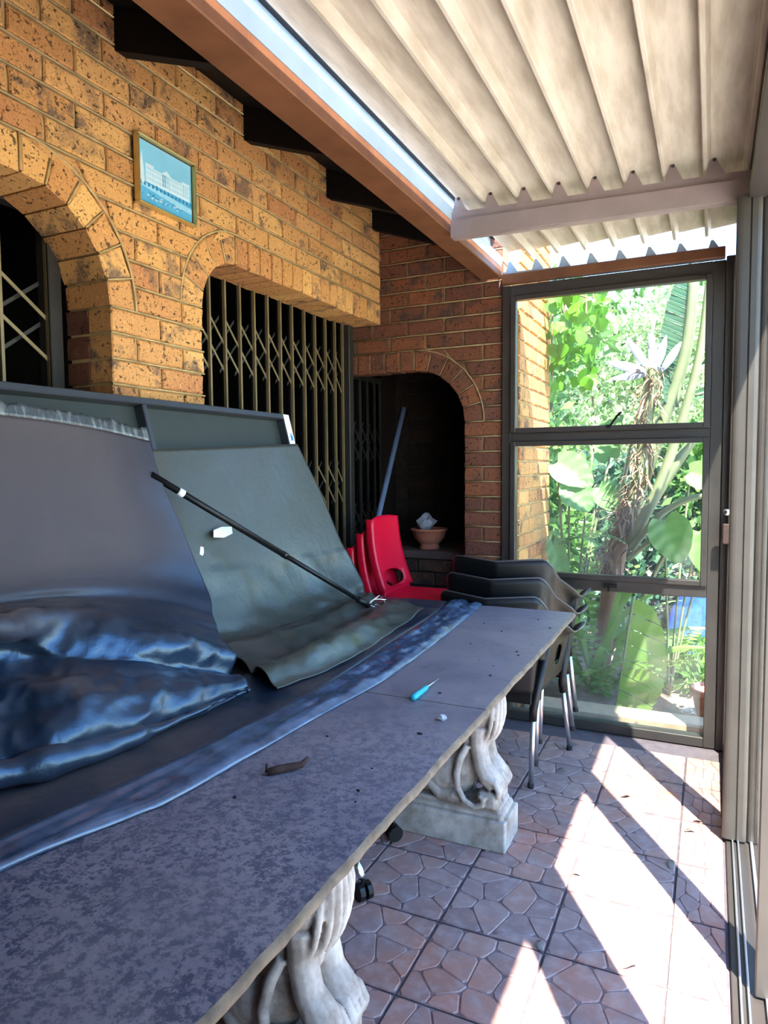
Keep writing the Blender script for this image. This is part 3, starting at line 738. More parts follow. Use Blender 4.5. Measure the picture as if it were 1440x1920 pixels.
# ------------------------------------------------------------------ picture on the wall
pic = empty('framed_picture', (XW, 2.0, 2.37), label='small gold framed blue print of a long white building on the brick wall', cat='picture')
W2, H2 = 0.148, 0.118
for (a, b, c_, d) in ((-W2, W2, -H2, -H2 + 0.007), (-W2, W2, H2 - 0.007, H2), (-W2, -W2 + 0.007, -H2 + 0.007, H2 - 0.007), (W2 - 0.007, W2, -H2 + 0.007, H2 - 0.007)):
    mb = MB(); mb.box(0.004, 0.032, a, b, c_ + 0.12, d + 0.12, 0.003); mb.build('frame_bar', M['gold'], pic)
mb = MB(); mb.box(0.004, 0.012, -W2 + 0.006, W2 - 0.006, 0.008, 0.232); mb.build('backing', M['twig'], pic)
pm = [mat_simple('print_sky', srgb(134, 200, 228), 0.35, 0, 0.12, 4), mat_simple('print_white', srgb(206, 228, 240), 0.35, 0, 0.04, 30), mat_simple('print_lawn', srgb(88, 170, 212), 0.35, 0, 0.1, 30), mat_simple('print_dark', srgb(34, 118, 168), 0.35), mat_simple('print_path', srgb(150, 205, 232), 0.35, 0, 0.1, 40)]
mb = MB(); lay = [0.0]
def pr(mi, pts, k):
    mb.mat = mi; xx = 0.0125 + 0.0003 * k
    mb.add([(xx, p[0], p[1] + 0.12) for p in pts], [tuple(range(len(pts)))])
R4 = lambda a, b, c_, d: [(a, c_), (b, c_), (b, d), (a, d)]
pr(0, R4(-0.136, 0.136, -0.106, 0.106), 0); pr(2, R4(-0.136, 0.136, -0.106, -0.03), 1)
pr(4, [(-0.136, -0.05), (0.136, -0.075), (0.136, -0.055), (-0.136, -0.035)], 2)
pr(1, R4(-0.10, 0.125, -0.032, 0.024), 2); pr(1, R4(-0.10, -0.06, 0.024, 0.033), 2); pr(1, [(-0.02, 0.024), (0.03, 0.024), (0.005, 0.04)], 2); pr(1, R4(0.085, 0.125, 0.024, 0.032), 2)
for k in range(26):
    y = -0.095 + k * 0.0085
    for z in (-0.022, -0.004, 0.012): pr(0, R4(y, y + 0.003, z, z + 0.009), 3)
for y in (-0.016, -0.006, 0.004, 0.014, 0.09, 0.1, 0.11): pr(3 if y < 0 else 0, R4(y, y + 0.003, -0.02, 0.022), 4)
pr(1, [(-0.13, -0.04), (-0.105, -0.04), (-0.110, 0.02), (-0.114, 0.05), (-0.117, 0.072), (-0.122, 0.05), (-0.126, 0.02)], 3)
for k in range(14):
    y = -0.13 + k * 0.0195; h = 0.010 + 0.006 * rnd.random(); pr(3, [(y, -0.046), (y + 0.010, -0.046), (y + 0.007, -0.046 + h), (y + 0.003, -0.046 + h)], 4)
for k in range(40):
    y = -0.134 + rnd.random() * 0.23; z = -0.085 + rnd.random() * 0.016; pr(1 if k % 3 else 3, [(y, z), (y + 0.012, z - 0.001), (y + 0.01, z + 0.004)], 4)
mb.build('print', pm, pic, recalc=False)
mb = MB(); mb.tube([(0.002, 0, 0.24), (0.006, 0, 0.255)], 0.003, 6); mb.build('hook', M['twig'], pic)

# ------------------------------------------------------------------ table of slabs on pedestals
ZT = 0.83
def slab(name, y0, y1, label, seed, notch=()):
    r = random.Random(seed); x0, x1 = -1.78, -0.505; th = 0.025
    L = Vector(((x0 + x1) / 2, (y0 + y1) / 2, ZT - th))
    n = int((y1 - y0) / 0.02); ys = [y0 + (y1 - y0) * i / n for i in range(n + 1)]
    ex = [0.0]
    for i in range(n): ex.append(ex[-1] * 0.8 + r.uniform(-0.0014, 0.0014))
    top, low = MB(), MB()
    P = [[(x0, y, ZT) for y in ys], [(x1 - 0.02, y, ZT) for y in ys], [(x1 - 0.006 + e, y, ZT - 0.0005) for y, e in zip(ys, ex)]]
    top.grid(P)
    rows = [(-0.006, -0.0005), (-0.001, -0.005), (0.0012, -0.012), (-0.001, -0.018), (-0.006, -0.024), (-0.02, -0.025)]
    low.grid([[(x1 + dx + e * (1.0 if k < 4 else 0.6) + r.uniform(-0.0012, 0.0012) * (k in (1, 2, 3)), y, ZT + dz) for y, e in zip(ys, ex)] for k, (dx, dz) in enumerate(rows)] + [[(x0, y, ZT - th) for y in ys], [(x0, y, ZT) for y in ys]])
    for y in (y0, y1):
        low.add([(x0, y, ZT), (x1 - 0.004, y, ZT), (x1 - 0.004, y, ZT - th), (x0, y, ZT - th)], [(0, 1, 2, 3)])
    root = empty(name, L, label=label, cat='table top')
    for q, nm, mt in ((top, 'slab_face', M['slate']), (low, 'slab_edge', M['slab_edge'])):
        q.v = [(p[0] - L.x, p[1] - L.y, p[2] - L.z) for p in q.v]; q.build(nm, mt, root, True)
    return root
slab('table_slab', -0.45, 1.667, 'near grey slate table slab with pitted speckled face in front', 3)
slab('table_slab', 1.671, 2.945, 'far grey slate table slab reaching the stacked black chairs', 4)

# lion pedestals: metaball-like forms fused by a voxel remesh
def lion_mesh():
    mb = MB()
    def ell(c, r, n=14):
        m_ = n // 2; P = []
        for i in range(m_ + 1):
            ph = PI * i / m_ - PI / 2; q = max(0.02, math.cos(ph))
            P.append([(c[0] + r[0] * q * math.cos(2 * PI * j / n), c[1] + r[1] * q * math.sin(2 * PI * j / n), c[2] + r[2] * math.sin(ph)) for j in range(n)])
        o = len(mb.v); mb.grid(P, True); mb.add([P[0][j] for j in range(n)], [tuple(range(n))]); mb.add([P[-1][j] for j in range(n)], [tuple(range(n))])
    # x forward, right face of the plinth at x = 0, thickness 0.19 along y
    mb.box(-0.98, 0.0, -0.098, 0.098, 0.0, 0.118, 0.004); mb.box(-0.97, -0.014, -0.086, 0.086, 0.11, 0.140, 0.008); mb.box(-0.96, -0.028, -0.076, 0.076, 0.135, 0.158, 0.006)
    nbase = len(mb.v)
    mb.box(-0.90, -0.20, -0.058, 0.058, 0.15, 0.79, 0.03)                       # core wall behind the body
    mb.box(-0.96, -0.03, -0.085, 0.085, 0.765, 0.803, 0.01)                      # bearing block under the table
    ell((-0.16, 0, 0.44), (0.10, 0.072, 0.16)); ell((-0.19, 0, 0.30), (0.08, 0.066, 0.14))      # chest and belly
    ell((-0.115, 0, 0.48), (0.085, 0.084, 0.11)); ell((-0.115, 0, 0.60), (0.092, 0.090, 0.12)); ell((-0.14, 0, 0.70), (0.09, 0.082, 0.09))   # mane and head
    ell((-0.062, 0, 0.665), (0.045, 0.042, 0.036)); ell((-0.07, 0, 0.71), (0.03, 0.05, 0.03))  # muzzle, brow
    for sy in (-1, 1):
        ell((-0.075, sy * 0.034, 0.72), (0.014, 0.014, 0.012)); ell((-0.10, sy * 0.078, 0.745), (0.022, 0.016, 0.026))           # eye, ear
        mb.tube([(-0.10, sy * 0.045, 0.46), (-0.102, sy * 0.047, 0.38), (-0.088, sy * 0.046, 0.31), (-0.06, sy * 0.045, 0.265), (-0.035, sy * 0.045, 0.235)], [0.045, 0.034, 0.036, 0.042, 0.034], 12)
        for k in range(4):     # toes
            yy = sy * 0.045 + (k - 1.5) * 0.020
            mb.tube([(-0.075, yy, 0.275), (-0.03, yy, 0.258), (-0.014, yy, 0.228), (-0.02, yy, 0.20)], [0.012, 0.0145, 0.0145, 0.009], 8)
        mb.box(-0.10, -0.02, sy * 0.045 - 0.042, sy * 0.045 + 0.042, 0.15, 0.215, 0.012)
        ell((-0.245, sy * 0.052, 0.262), (0.078, 0.036, 0.086)); ell((-0.225, sy * 0.074, 0.268), (0.045, 0.018, 0.052))            # haunch
        mb.tube([(-0.30, sy * 0.055, 0.215), (-0.25, sy * 0.066, 0.178), (-0.19, sy * 0.070, 0.176), (-0.155, sy * 0.07, 0.170)], [0.026, 0.028, 0.026, 0.016], 10)
        for k in range(3): mb.tube([(-0.20, sy * 0.07 + (k - 1) * 0.016, 0.186), (-0.150, sy * 0.07 + (k - 1) * 0.016, 0.166)], [0.011, 0.009], 6)
        mb.tube([(-0.14, sy * 0.070, 0.385), (-0.163, sy * 0.084, 0.335), (-0.176, sy * 0.094, 0.275), (-0.17, sy * 0.096, 0.225), (-0.145, sy * 0.096, 0.178), (-0.105, sy * 0.096, 0.160), (-0.075, sy * 0.094, 0.172), (-0.07, sy * 0.092, 0.195), (-0.088, sy * 0.09, 0.205)], [0.014, 0.016, 0.015, 0.013, 0.012, 0.012, 0.013, 0.012, 0.009], 8)
        # curling locks of the mane
        r = random.Random(5)
        for k in range(13):
            x = -0.195 + 0.0125 * k; z = 0.67 - 0.012 * abs(k - 7); y = sy * (0.086 if k < 10 else 0.086 - (k - 9) * 0.016)
            nq = 8 if k < 9 else 7; pts = []
            for q in range(nq):
                xx = x + 0.009 * math.sin(q * 1.5 + k * 0.7) + q * 0.003; zq = z - q * 0.034
                e = max(0.12, 1 - (max(0, xx + 0.115) / 0.093) ** 2 - (max(0, 0.53 - zq) / 0.125) ** 2); pts.append((min(xx, -0.03) - 0.25 * max(0, 0.50 - zq), sy * 0.090 * math.sqrt(e), zq))
            mb.tube(pts, [0.007, 0.0085, 0.009, 0.0088, 0.0085, 0.008, 0.0065, 0.004][:nq], 6)
    for k in range(7):
        y = (k - 3) * 0.022
        mb.tube([(-0.110 + math.sqrt(max(0, 1 - ((0.60 - q * 0.034 - 0.53) / 0.17) ** 2)) * 0.092 - abs(y) * abs(y) * 6, y + 0.005 * math.sin(q * 1.3 + k), 0.60 - q * 0.034) for q in range(7)], [0.007, 0.009, 0.0105, 0.0105, 0.010, 0.009, 0.006], 6)
    for i in range(nbase, len(mb.v)): mb.v[i] = (mb.v[i][0] - 0.016, mb.v[i][1], mb.v[i][2])
    me = mb.mesh('lion_body', M['concrete'])
    o = bpy.data.objects.new('tmp', me); COL.objects.link(o)
    md = o.modifiers.new('r', 'REMESH'); md.mode = 'VOXEL'; md.voxel_size = 0.0044
    md2 = o.modifiers.new('s', 'SMOOTH'); md2.factor = 0.5; md2.iterations = 1
    dg = bpy.context.evaluated_depsgraph_get(); ev = o.evaluated_get(dg)
    out = bpy.data.meshes.new_from_object(ev); out.name = 'lion_body'
    bpy.data.objects.remove(o)
    out.polygons.foreach_set('use_smooth', [True] * len(out.polygons))
    return out
LM = lion_mesh(); print('lion verts', len(LM.vertices))
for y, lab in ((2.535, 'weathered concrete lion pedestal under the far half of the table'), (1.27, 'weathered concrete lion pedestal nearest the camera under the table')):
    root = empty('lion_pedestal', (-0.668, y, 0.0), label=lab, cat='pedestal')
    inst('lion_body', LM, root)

# ------------------------------------------------------------------ framed boards leaning on the gate
LEAN = math.atan(0.26)
fp = empty('leaning_board', (-1.5265, 1.45, ZT), label='long dark framed board leaning upright on the table against the gate', cat='panel')
fp.rotation_euler = (0, -LEAN, 0)
HL = 0.862 / math.cos(LEAN)
Y0, Y1, Ym = 0.25 - 1.45, 2.655 - 1.45, 1.775 - 1.45
def fpart(name, y0, y1, z0, z1, x0, x1, mat, b=0.003):
    mb = MB(); mb.box(x0, x1, y0, y1, z0, z1, b); return mb.build(name, mat, fp)
fpart('top_rail', Y0, Y1, HL - 0.024, HL, -0.045, 0.004, M['panel_frame']); fpart('bottom_rail', Y0, Y1, 0.012, 0.04, -0.045, 0.004, M['panel_frame'])
for y in (Y0, 0.88 - 1.45, Ym): fpart('stile', y, y + 0.022, 0.04, HL - 0.024, -0.045, 0.004, M['panel_frame'])
fpart('stile', Y1 - 0.026, Y1, 0.04, HL - 0.024, -0.045, 0.004, M['panel_frame'])
for a, b in ((Y0 + 0.022, 0.88 - 1.45), (0.88 - 1.45 + 0.022, Ym), (Ym + 0.022, Y1 - 0.026)): fpart('board', a, b, 0.04, HL - 0.024, -0.042, -0.036, M['panel_board'], 0)
fpart('sticker', Y1 - 0.024, Y1 + 0.018, HL - 0.155, HL - 0.004, 0.004, 0.006, M['white_paper'], 0)
mb = MB(); mb.box(0.006, 0.0066, Y1 - 0.008, Y1 + 0.010, HL - 0.125, HL - 0.10); mb.box(0.006, 0.0066, Y1 - 0.010, Y1 + 0.012, HL - 0.097, HL - 0.093); mb.build('printed_mark', pm[3], fp)

# ------------------------------------------------------------------ black plastic sheets
S1 = [
 [(-1.695,1.224,1.631),(-1.688,1.363,1.623),(-1.678,1.522,1.607),(-1.661,1.710,1.578)],
 [(-1.650,1.184,1.479),(-1.642,1.354,1.469),(-1.623,1.534,1.450),(-1.591,1.689,1.423)],
 [(-1.610,1.149,1.345),(-1.596,1.326,1.327),(-1.575,1.534,1.306),(-1.545,1.718,1.285)],
 [(-1.571,1.115,1.231),(-1.555,1.303,1.208),(-1.528,1.524,1.181),(-1.501,1.738,1.156)],
 [(-1.532,1.084,1.159),(-1.519,1.270,1.146),(-1.492,1.506,1.119),(-1.445,1.732,1.056)],
 [(-1.490,1.053,1.130),(-1.489,1.247,1.110),(-1.413,1.454,1.060),(-1.328,1.631,0.985)],
 [(-1.359,0.958,1.115),(-1.396,1.171,1.085),(-1.266,1.328,1.020),(-1.217,1.542,0.915)],
 [(-1.386,0.979,1.060),(-1.311,1.104,1.045),(-1.221,1.288,0.980),(-1.181,1.519,0.895)],
 [(-1.374,0.964,0.990),(-1.273,1.077,0.980),(-1.202,1.265,0.935),(-1.155,1.503,0.880)],
 [(-1.307,0.913,0.945),(-1.205,1.022,0.935),(-1.165,1.224,0.900),(-1.141,1.500,0.868)],
 [(-1.213,0.844,0.915),(-1.152,0.969,0.905),(-1.135,1.182,0.880),(-1.126,1.497,0.862)],
 [(-1.211,0.841,0.878),(-1.159,0.967,0.872),(-1.128,1.166,0.864),(-1.114,1.495,0.855)],
 [(-1.274,0.884,0.850),(-1.216,1.014,0.850),(-1.164,1.195,0.850),(-1.131,1.510,0.849)]]
S2 = [
 [(-1.670,1.690,1.511),(-1.674,2.118,1.531),(-1.680,2.642,1.557)],
 [(-1.624,1.680,1.361),(-1.623,2.143,1.354),(-1.620,2.735,1.344)],
 [(-1.573,1.680,1.184),(-1.567,2.162,1.161),(-1.560,2.797,1.132)],
 [(-1.520,1.700,1.016),(-1.512,2.183,0.986),(-1.518,2.856,0.989)],
 [(-1.462,1.700,0.935),(-1.454,2.184,0.905),(-1.478,2.866,0.916)],
 [(-1.382,1.720,0.885),(-1.336,2.038,0.876),(-1.434,2.843,0.862)],
 [(-1.238,1.640,0.868),(-1.199,1.923,0.868),(-1.346,2.765,0.856)],
 [(-1.13,1.56,0.866),(-1.10,1.93,0.878),(-1.20,2.72,0.853)],
 [(-1.055,1.54,0.850),(-1.025,1.93,0.846),(-1.09,2.68,0.844)]]
def cr(P, n):
    """Catmull-Rom resample of a list of numpy points"""
    P = [np.array(p, float) for p in P]; P = [2 * P[0] - P[1]] + P + [2 * P[-1] - P[-2]]; out = []; k = len(P) - 3
    for i in range(n):
        s_ = i / (n - 1) * k; j = min(int(s_), k - 1); t_ = s_ - j; a, b, c_, d = P[j:j + 4]
        out.append(0.5 * (2 * b + (c_ - a) * t_ + (2 * a - 5 * b + 4 * c_ - d) * t_ ** 2 + (3 * b - a - 3 * c_ + d) * t_ ** 3))
    return out
def surf(rows, nu, nv):
    R = [cr(r, nu) for r in rows]; return [[None] * nu for _ in range(nv)] if False else list(map(list, zip(*[cr([r[j] for r in R], nv) for j in range(nu)])))
def wrinkle(G, amp, sc, fn=None, seed=0):
    A = np.array(G); du = np.gradient(A, axis=1); dv = np.gradient(A, axis=0); N = np.cross(du, dv); N /= np.linalg.norm(N, axis=2, keepdims=True) + 1e-9
    if N[..., 0].mean() < 0: N = -N
    nv, nu = A.shape[:2]
    for i in range(nv):
        for j in range(nu):
            p = Vector(A[i, j] * sc + seed); k = amp * (fn(i / (nv - 1), j / (nu - 1), A[i, j]) if fn else 1.0)
            v = mnoise.noise(p) + 0.5 * mnoise.noise(p * 2.3)
            A[i, j] += N[i, j] * v * k
    A[..., 2] = np.maximum(A[..., 2], ZT + 0.004)
    return [[tuple(p) for p in row] for row in A]
def sheet(name, G, label, mat, worn_rows=0):
    L = Vector(np.array(G).reshape(-1, 3).min(axis=0)); L = Vector(((G[-1][0][0]), G[-1][0][1], ZT))
    root = empty(name, L, label=label, cat='plastic sheet')
    loc = lambda rows: [[(p[0] - L.x, p[1] - L.y, p[2] - L.z) for p in r] for r in rows]
    mb = MB(); mb.grid(loc(G[worn_rows:] if worn_rows else G)); o = mb.build('sheet', M[mat], root, True); solid(o, 0.0015)
    if worn_rows: mb = MB(); mb.grid(loc(G[:worn_rows + 1])); o = mb.build('worn_edge', M['sheet_worn'], root, True); solid(o, 0.0018)
    return root
# the left sheet runs on past the edge of the picture: extend the net towards the camera
S1x = []
for r in S1:
    d = np.array(r[0]) - np.array(r[1]); d = d * 0.9; d[2] *= 0.3; d[0] *= 0.4
    S1x.append([tuple(np.array(r[0]) + d * 2 + np.array([0, -0.2, 0.0])), tuple(np.array(r[0]) + d)] + r)
G = surf(S1x, 150, 200)
def folds(G, peaks):
    A = np.array(G); du = np.gradient(A, axis=1); dv = np.gradient(A, axis=0); N = np.cross(du, dv); N /= np.linalg.norm(N, axis=2, keepdims=True) + 1e-9
    if N[..., 0].mean() < 0: N = -N
    nv, nu = A.shape[:2]
    for i in range(nv):
        r = 12 * i / (nv - 1)
        for j in range(nu):
            u = j / (nu - 1); h = sum(a * math.exp(-((r - c_ - sl * (u - 0.5)) / w) ** 2) * (1 - fade * max(0, (u - 0.5) / 0.5)) for c_, w, a, sl, fade in peaks)
            A[i, j] += N[i, j] * h
    A[..., 2] = np.maximum(A[..., 2], ZT + 0.004); return [[tuple(p) for p in row] for row in A]
G = folds(G, [(6.0, 0.45, 0.022, 0.0, 0.2), (7.2, 0.55, -0.035, -0.4, 0.3), (8.7, 0.8, 0.040, 0.6, 0.8), (10.1, 0.4, -0.035, 0.9, 0.7), (11.0, 0.45, 0.030, 0.0, 0.9), (4.5, 0.25, -0.010, 0.3, 0.2)])
G = wrinkle(G, 0.011, 5.0, lambda v, u, p: (0.12 if v < 0.30 else 0.5) if v < 0.42 else (1.0 if v < 0.92 else 0.3), 3.1)
G = wrinkle(G, 0.004, 16.0, lambda v, u, p: 0.0 if v < 0.45 else (1.0 if v < 0.9 else 0.3), 7.7)
def creases(G, amp, sc, v0, v1, seed):
    """sharp crumple lines: ridged noise along the surface normal"""
    A = np.array(G); du = np.gradient(A, axis=1); dv = np.gradient(A, axis=0); N = np.cross(du, dv); N /= np.linalg.norm(N, axis=2, keepdims=True) + 1e-9
    if N[..., 0].mean() < 0: N = -N
    nv, nu = A.shape[:2]
    for i in range(nv):
        v = i / (nv - 1); k = max(0, min(1, (v - v0) / 0.08)) * max(0, min(1, (v1 - v) / 0.06))
        if k <= 0: continue
        for j in range(nu):
            p = Vector((A[i, j, 0] * sc, A[i, j, 1] * sc * 0.7, A[i, j, 2] * sc + seed))
            h = (1 - abs(mnoise.noise(p)) * 2.4) + 0.5 * (1 - abs(mnoise.noise(p * 2.1 + Vector((3, 1, 7)))) * 2.4)
            A[i, j] += N[i, j] * (amp * k * h)
    A[..., 2] = np.maximum(A[..., 2], ZT + 0.004); return [[tuple(p) for p in row] for row in A]
G = creases(G, 0.0075, 9.0, 0.42, 0.97, 2.0)
G[0] = [(p[0], p[1], p[2] + 0.016 * mnoise.noise(Vector((p[1] * 22, 0, 4))) + 0.008 * mnoise.noise(Vector((p[1] * 60, 0, 9)))) for p in G[0]]
sheet('plastic_sheet', G, 'large black plastic sheet draped over the left panel with heavy folds on the table', 'sheet', 4)
G = surf(S2, 100, 120)
G = wrinkle(G, 0.010, 4.5, lambda v, u, p: 0.15 if v < 0.3 else (1.0 if v < 0.7 else 1.5), 1.7)
G = folds(G, [(10.3, 0.7, 0.020, -0.6, 0.3), (9.3, 0.5, -0.018, -0.5, 0), (8.0, 0.45, 0.020, 0.5, 0.2), (6.7, 0.5, -0.012, 0.6, 0)])
G = creases(G, 0.005, 8.0, 0.5, 0.96, 6.0)
sheet('plastic_sheet', G, 'smooth dark green black sheet hanging from the right panel behind the pole', 'sheet_green', 0)
# sheet lying flat on the slab, its hem a rumpled welded strip
OUT = [(-1.005,-0.2),(-0.99,0.35),(-0.975,0.67),(-0.916,0.882),(-0.892,0.992),(-0.868,1.449),(-0.847,1.708),(-0.844,1.846),(-0.862,2.249),(-0.885,2.606),(-0.912,2.943)]
INN = [(-1.11,-0.2),(-1.085,0.35),(-1.053,0.725),(-1.028,0.90),(-1.019,0.984),(-0.986,1.283),(-0.973,1.627),(-0.980,1.80),(-1.012,2.311),(-1.037,2.706),(-1.075,2.940)]
oc = cr([(*p, 0) for p in OUT], 420); ic = cr([(*p, 0) for p in INN], 420)
fs = empty('plastic_sheet', (-1.05, 1.4, ZT), label='black dusty sheet lying flat on the slabs, edged by a rumpled bluish hem', cat='plastic sheet')
H = lambda x, y: 0.004 * max(0, mnoise.noise(Vector((x * 3.5, y * 2.2, 5.0)))) + 0.012 * math.exp(-(((x + 1.10 - 0.19 * (y - 2.05)) / 0.06) ** 2 + ((y - 2.05) / 0.28) ** 2)) + 0.02 * math.exp(-((x + 1.19) / 0.04) ** 2 - ((y - 1.68) / 0.12) ** 2)
rows = []
for k in range(26):
    t_ = k / 25; row = []
    for a in ic:
        x = -1.62 + (a[0] + 1.62) * t_
        row.append((x + 1.05, a[1] - 1.4, 0.006 + H(x, a[1]) * min(1, 6 * t_ * (1 - t_) + 0.05)))
    rows.append(row)
mb = MB(); mb.grid(rows); o = mb.build('sheet', M['sheet'], fs, True); solid(o, 0.0012)
rows = []
for k in range(17):
    t_ = k / 16; row = []
    for q, (a, b) in enumerate(zip(ic, oc)):
        x = a[0] + (b[0] - a[0]) * t_; y = a[1] + (b[1] - a[1]) * t_
        far = max(0, min(1, (y - 0.9) / 1.2))
        z = 0.006 + 0.009 * math.sin(PI * min(1, t_ * 1.1)) ** 0.8 + 0.006 * max(0, math.sin(PI * 3 * t_ + 1.2 * mnoise.noise(Vector((0.3, y * 5, 3.0)))))
        z += (0.0025 + 0.012 * far) * (mnoise.noise(Vector((x * 55, y * 9, 1.0))) + 0.6 * mnoise.noise(Vector((x * 90, y * 34, 2.0))) * far) * math.sin(PI * t_)
        row.append((x + 1.05, y - 1.4, max(0.0035, z if 0 < k < 16 else 0.004)))
    rows.append(row)
t = NT('hem'); g = t.geo(); w = t.noise(g, 16, 4)
t.principled(t.ramp(w, [(0.3, srgb(40, 58, 80)), (0.7, srgb(76, 99, 126))]), 0.27, 0, 1.0, t.bump(w, 0.4, 0.004)); M['hem'] = t.m
mb = MB(); mb.grid(rows); o = mb.build('hem', M['hem'], fs, True); solid(o, 0.0012)
# scraps of tape stuck on the right sheet
def scrap(name, c, y0, y1, z0, z1, label):
    mb = MB(); r = random.Random(2); pts = [(y0, z0 + .006), ((y0 + y1) / 2, z0), (y1 - .004, z0 + .01), (y1, z1 - .004), ((y0 + y1) / 2, z1), (y0 + .008, z1 - .008)]
    mb.add([(c + 0.26 * (1.24 - z), y, z) for y, z in pts] + [(c + 0.26 * (1.24 - z) - 0.0015, y, z) for y, z in pts], [tuple(range(6)), tuple(range(11, 5, -1))] + [(i, i + 6, (i + 1) % 6 + 6, (i + 1) % 6) for i in range(6)])
    o = mb.build(name, M['white_paper'], None, False, (c, (y0 + y1) / 2, (z0 + z1) / 2)); return tag(o, label, 'tape')
scrap('tape_scrap', -1.566, 1.905, 2.015, 1.205, 1.243, 'torn white tape scrap stuck on the green black sheet under the pole')
scrap('tape_scrap', -1.52, 1.765, 1.79, 1.165, 1.195, 'tiny white tape scrap at the edge of the left sheet')

# ------------------------------------------------------------------ telescopic pole with claw
A = Vector((-1.60, 1.66, 1.432)); B = Vector((-1.305, 2.585, 0.866)); d = (B - A).normalized()
pl_ = empty('picker_pole', A, label='thin black telescopic pole with a wire claw lying down across the sheets', cat='pole')
q = lambda s_: tuple(A.lerp(B, s_) - A)
mb = MB(); mb.tube([q(0.0), q(0.55)], 0.0115, 12); mb.build('handle_tube', M['black_plastic'], pl_, True)
mb = MB(); mb.tube([q(0.55), q(0.965)], 0.0095, 12); mb.build('inner_tube', M['black_plastic'], pl_, True)
mb = MB(); mb.tube([q(0.095), q(0.115)], 0.0135, 12); mb.build('collar', M['white_paper'], pl_, True)
mb = MB(); mb.tube([q(0.94), q(1.0)], 0.0135, 12); mb.tube([q(0.535), q(0.555)], 0.0128, 12); mb.build('ferrule', M['black_plastic'], pl_, True)
bb = Vector(q(1.0)); sd = d.cross(Vector((0, 0, 1))).normalized(); fw = Vector((d.x, d.y, 0)).normalized()
def claw(w0, L, h0, h1):
    mb = MB(); pts = []
    for k in range(9):
        t_ = k / 8; pts.append(bb + fw * (L * t_) + sd * (w0 * math.sin(PI * min(1, t_ * 1.05))) + Vector((0, 0, h0 * math.sin(PI * t_) - (0.026) * min(1, t_ * 2.2) + h1 * t_)))
    mb.tube(pts, [0.0038] * 7 + [0.0045, 0.0035], 8); return mb
for i, (w0, L, h0, h1) in enumerate(((0.035, 0.19, -0.004, 0.0), (-0.03, 0.12, 0.02, 0.03), (0.012, 0.085, 0.03, 0.05), (-0.05, 0.17, 0.004, 0.004))):
    claw(w0, L, h0, h1).build('claw', M['chrome'], pl_, True)
for s0 in (0.055, 0.10, 0.14):
    mb = MB(); a = bb + fw * s0 + Vector((0, 0, -0.018)); mb.tube([a + sd * 0.034, a + Vector((0, 0, 0.02)), a - sd * 0.034], 0.003, 6); mb.build('cross_wire', M['chrome'], pl_, True)

# ------------------------------------------------------------------ small things on the table
sc_ = empty('screwdriver', (-0.702, 1.70, ZT + 0.0095), label='small turquoise handled screwdriver lying on the bare slab', cat='screwdriver')
mb = MB(); mb.tube([(0, -0.052, 0), (0, -0.046, 0), (0, -0.03, 0), (0, 0.03, 0), (0.0, 0.045, 0), (0.0, 0.054, 0)], [0.006, 0.009, 0.0088, 0.0082, 0.007, 0.0045], 8); mb.build('handle', M['teal'], sc_, True)
mb = MB(); mb.tube([(0, 0.054, 0), (0.001, 0.14, -0.002)], [0.0022, 0.002], 6); mb.build('shaft', M['silver'], sc_, True)
mb = MB(); mb.tube([(-0.80, 1.125, ZT + .006), (-0.782, 1.14, ZT + .009), (-0.765, 1.165, ZT + .008), (-0.748, 1.172, ZT + .012), (-0.742, 1.19, ZT + .022)], [0.007, 0.009, 0.008, 0.007, 0.003], 6)
mb.tube([(-0.80, 1.125, ZT + .006), (-0.806, 1.133, ZT + .02)], [0.005, 0.002], 5); mb.tube([(-0.782, 1.14, ZT + .009), (-0.79, 1.16, ZT + .006)], [0.005, 0.002], 5)
tag(mb.build('dry_twig', M['twig'], None, True, (-0.77, 1.15, ZT)), 'curled brown dry twig on the near slab beside the hem', 'twig')
def lump(name, mat, loc, r, seed, sq=0.6):
    bm = bmesh.new(); bmesh.ops.create_icosphere(bm, subdivisions=2, radius=r)
    for v in bm.verts:
        k = 1 + 0.35 * mnoise.noise(v.co * (1.4 / r) + Vector((seed, 0, 0))); v.co = Vector((v.co.x * k, v.co.y * k, v.co.z * k * sq))
    zmin = min(v.co.z for v in bm.verts)
    for v in bm.verts: v.co.z -= zmin
    me = bpy.data.meshes.new(name); bm.to_mesh(me); bm.free(); me.materials.append(mat)
    o = bpy.data.objects.new(name, me); COL.objects.link(o); o.location = loc; return o
tag(lump('pebble', M['pebble'], (-0.585, 1.556, ZT - 0.001), 0.012, 2), 'small pale grey pebble on the slab near the turquoise screwdriver', 'pebble')
cr_ = [(-0.80, 1.02), (-0.79, 1.35), (-0.60, 1.45), (-0.62, 1.24), (-0.66, 1.74), (-0.60, 2.05), (-0.56, 2.2), (-0.55, 2.35), (-0.70, 2.5), (-0.66, 2.1), (-0.58, 1.95), (-0.75, 2.28), (-0.545, 2.62), (-0.62, 2.75), (-0.80, 2.6), (-0.60, 1.14), (-0.585, 1.10), (-0.575, 2.24)]
ORD = 'first second third fourth fifth sixth seventh eighth ninth tenth eleventh twelfth thirteenth fourteenth fifteenth sixteenth seventeenth eighteenth'.split()
c0 = None
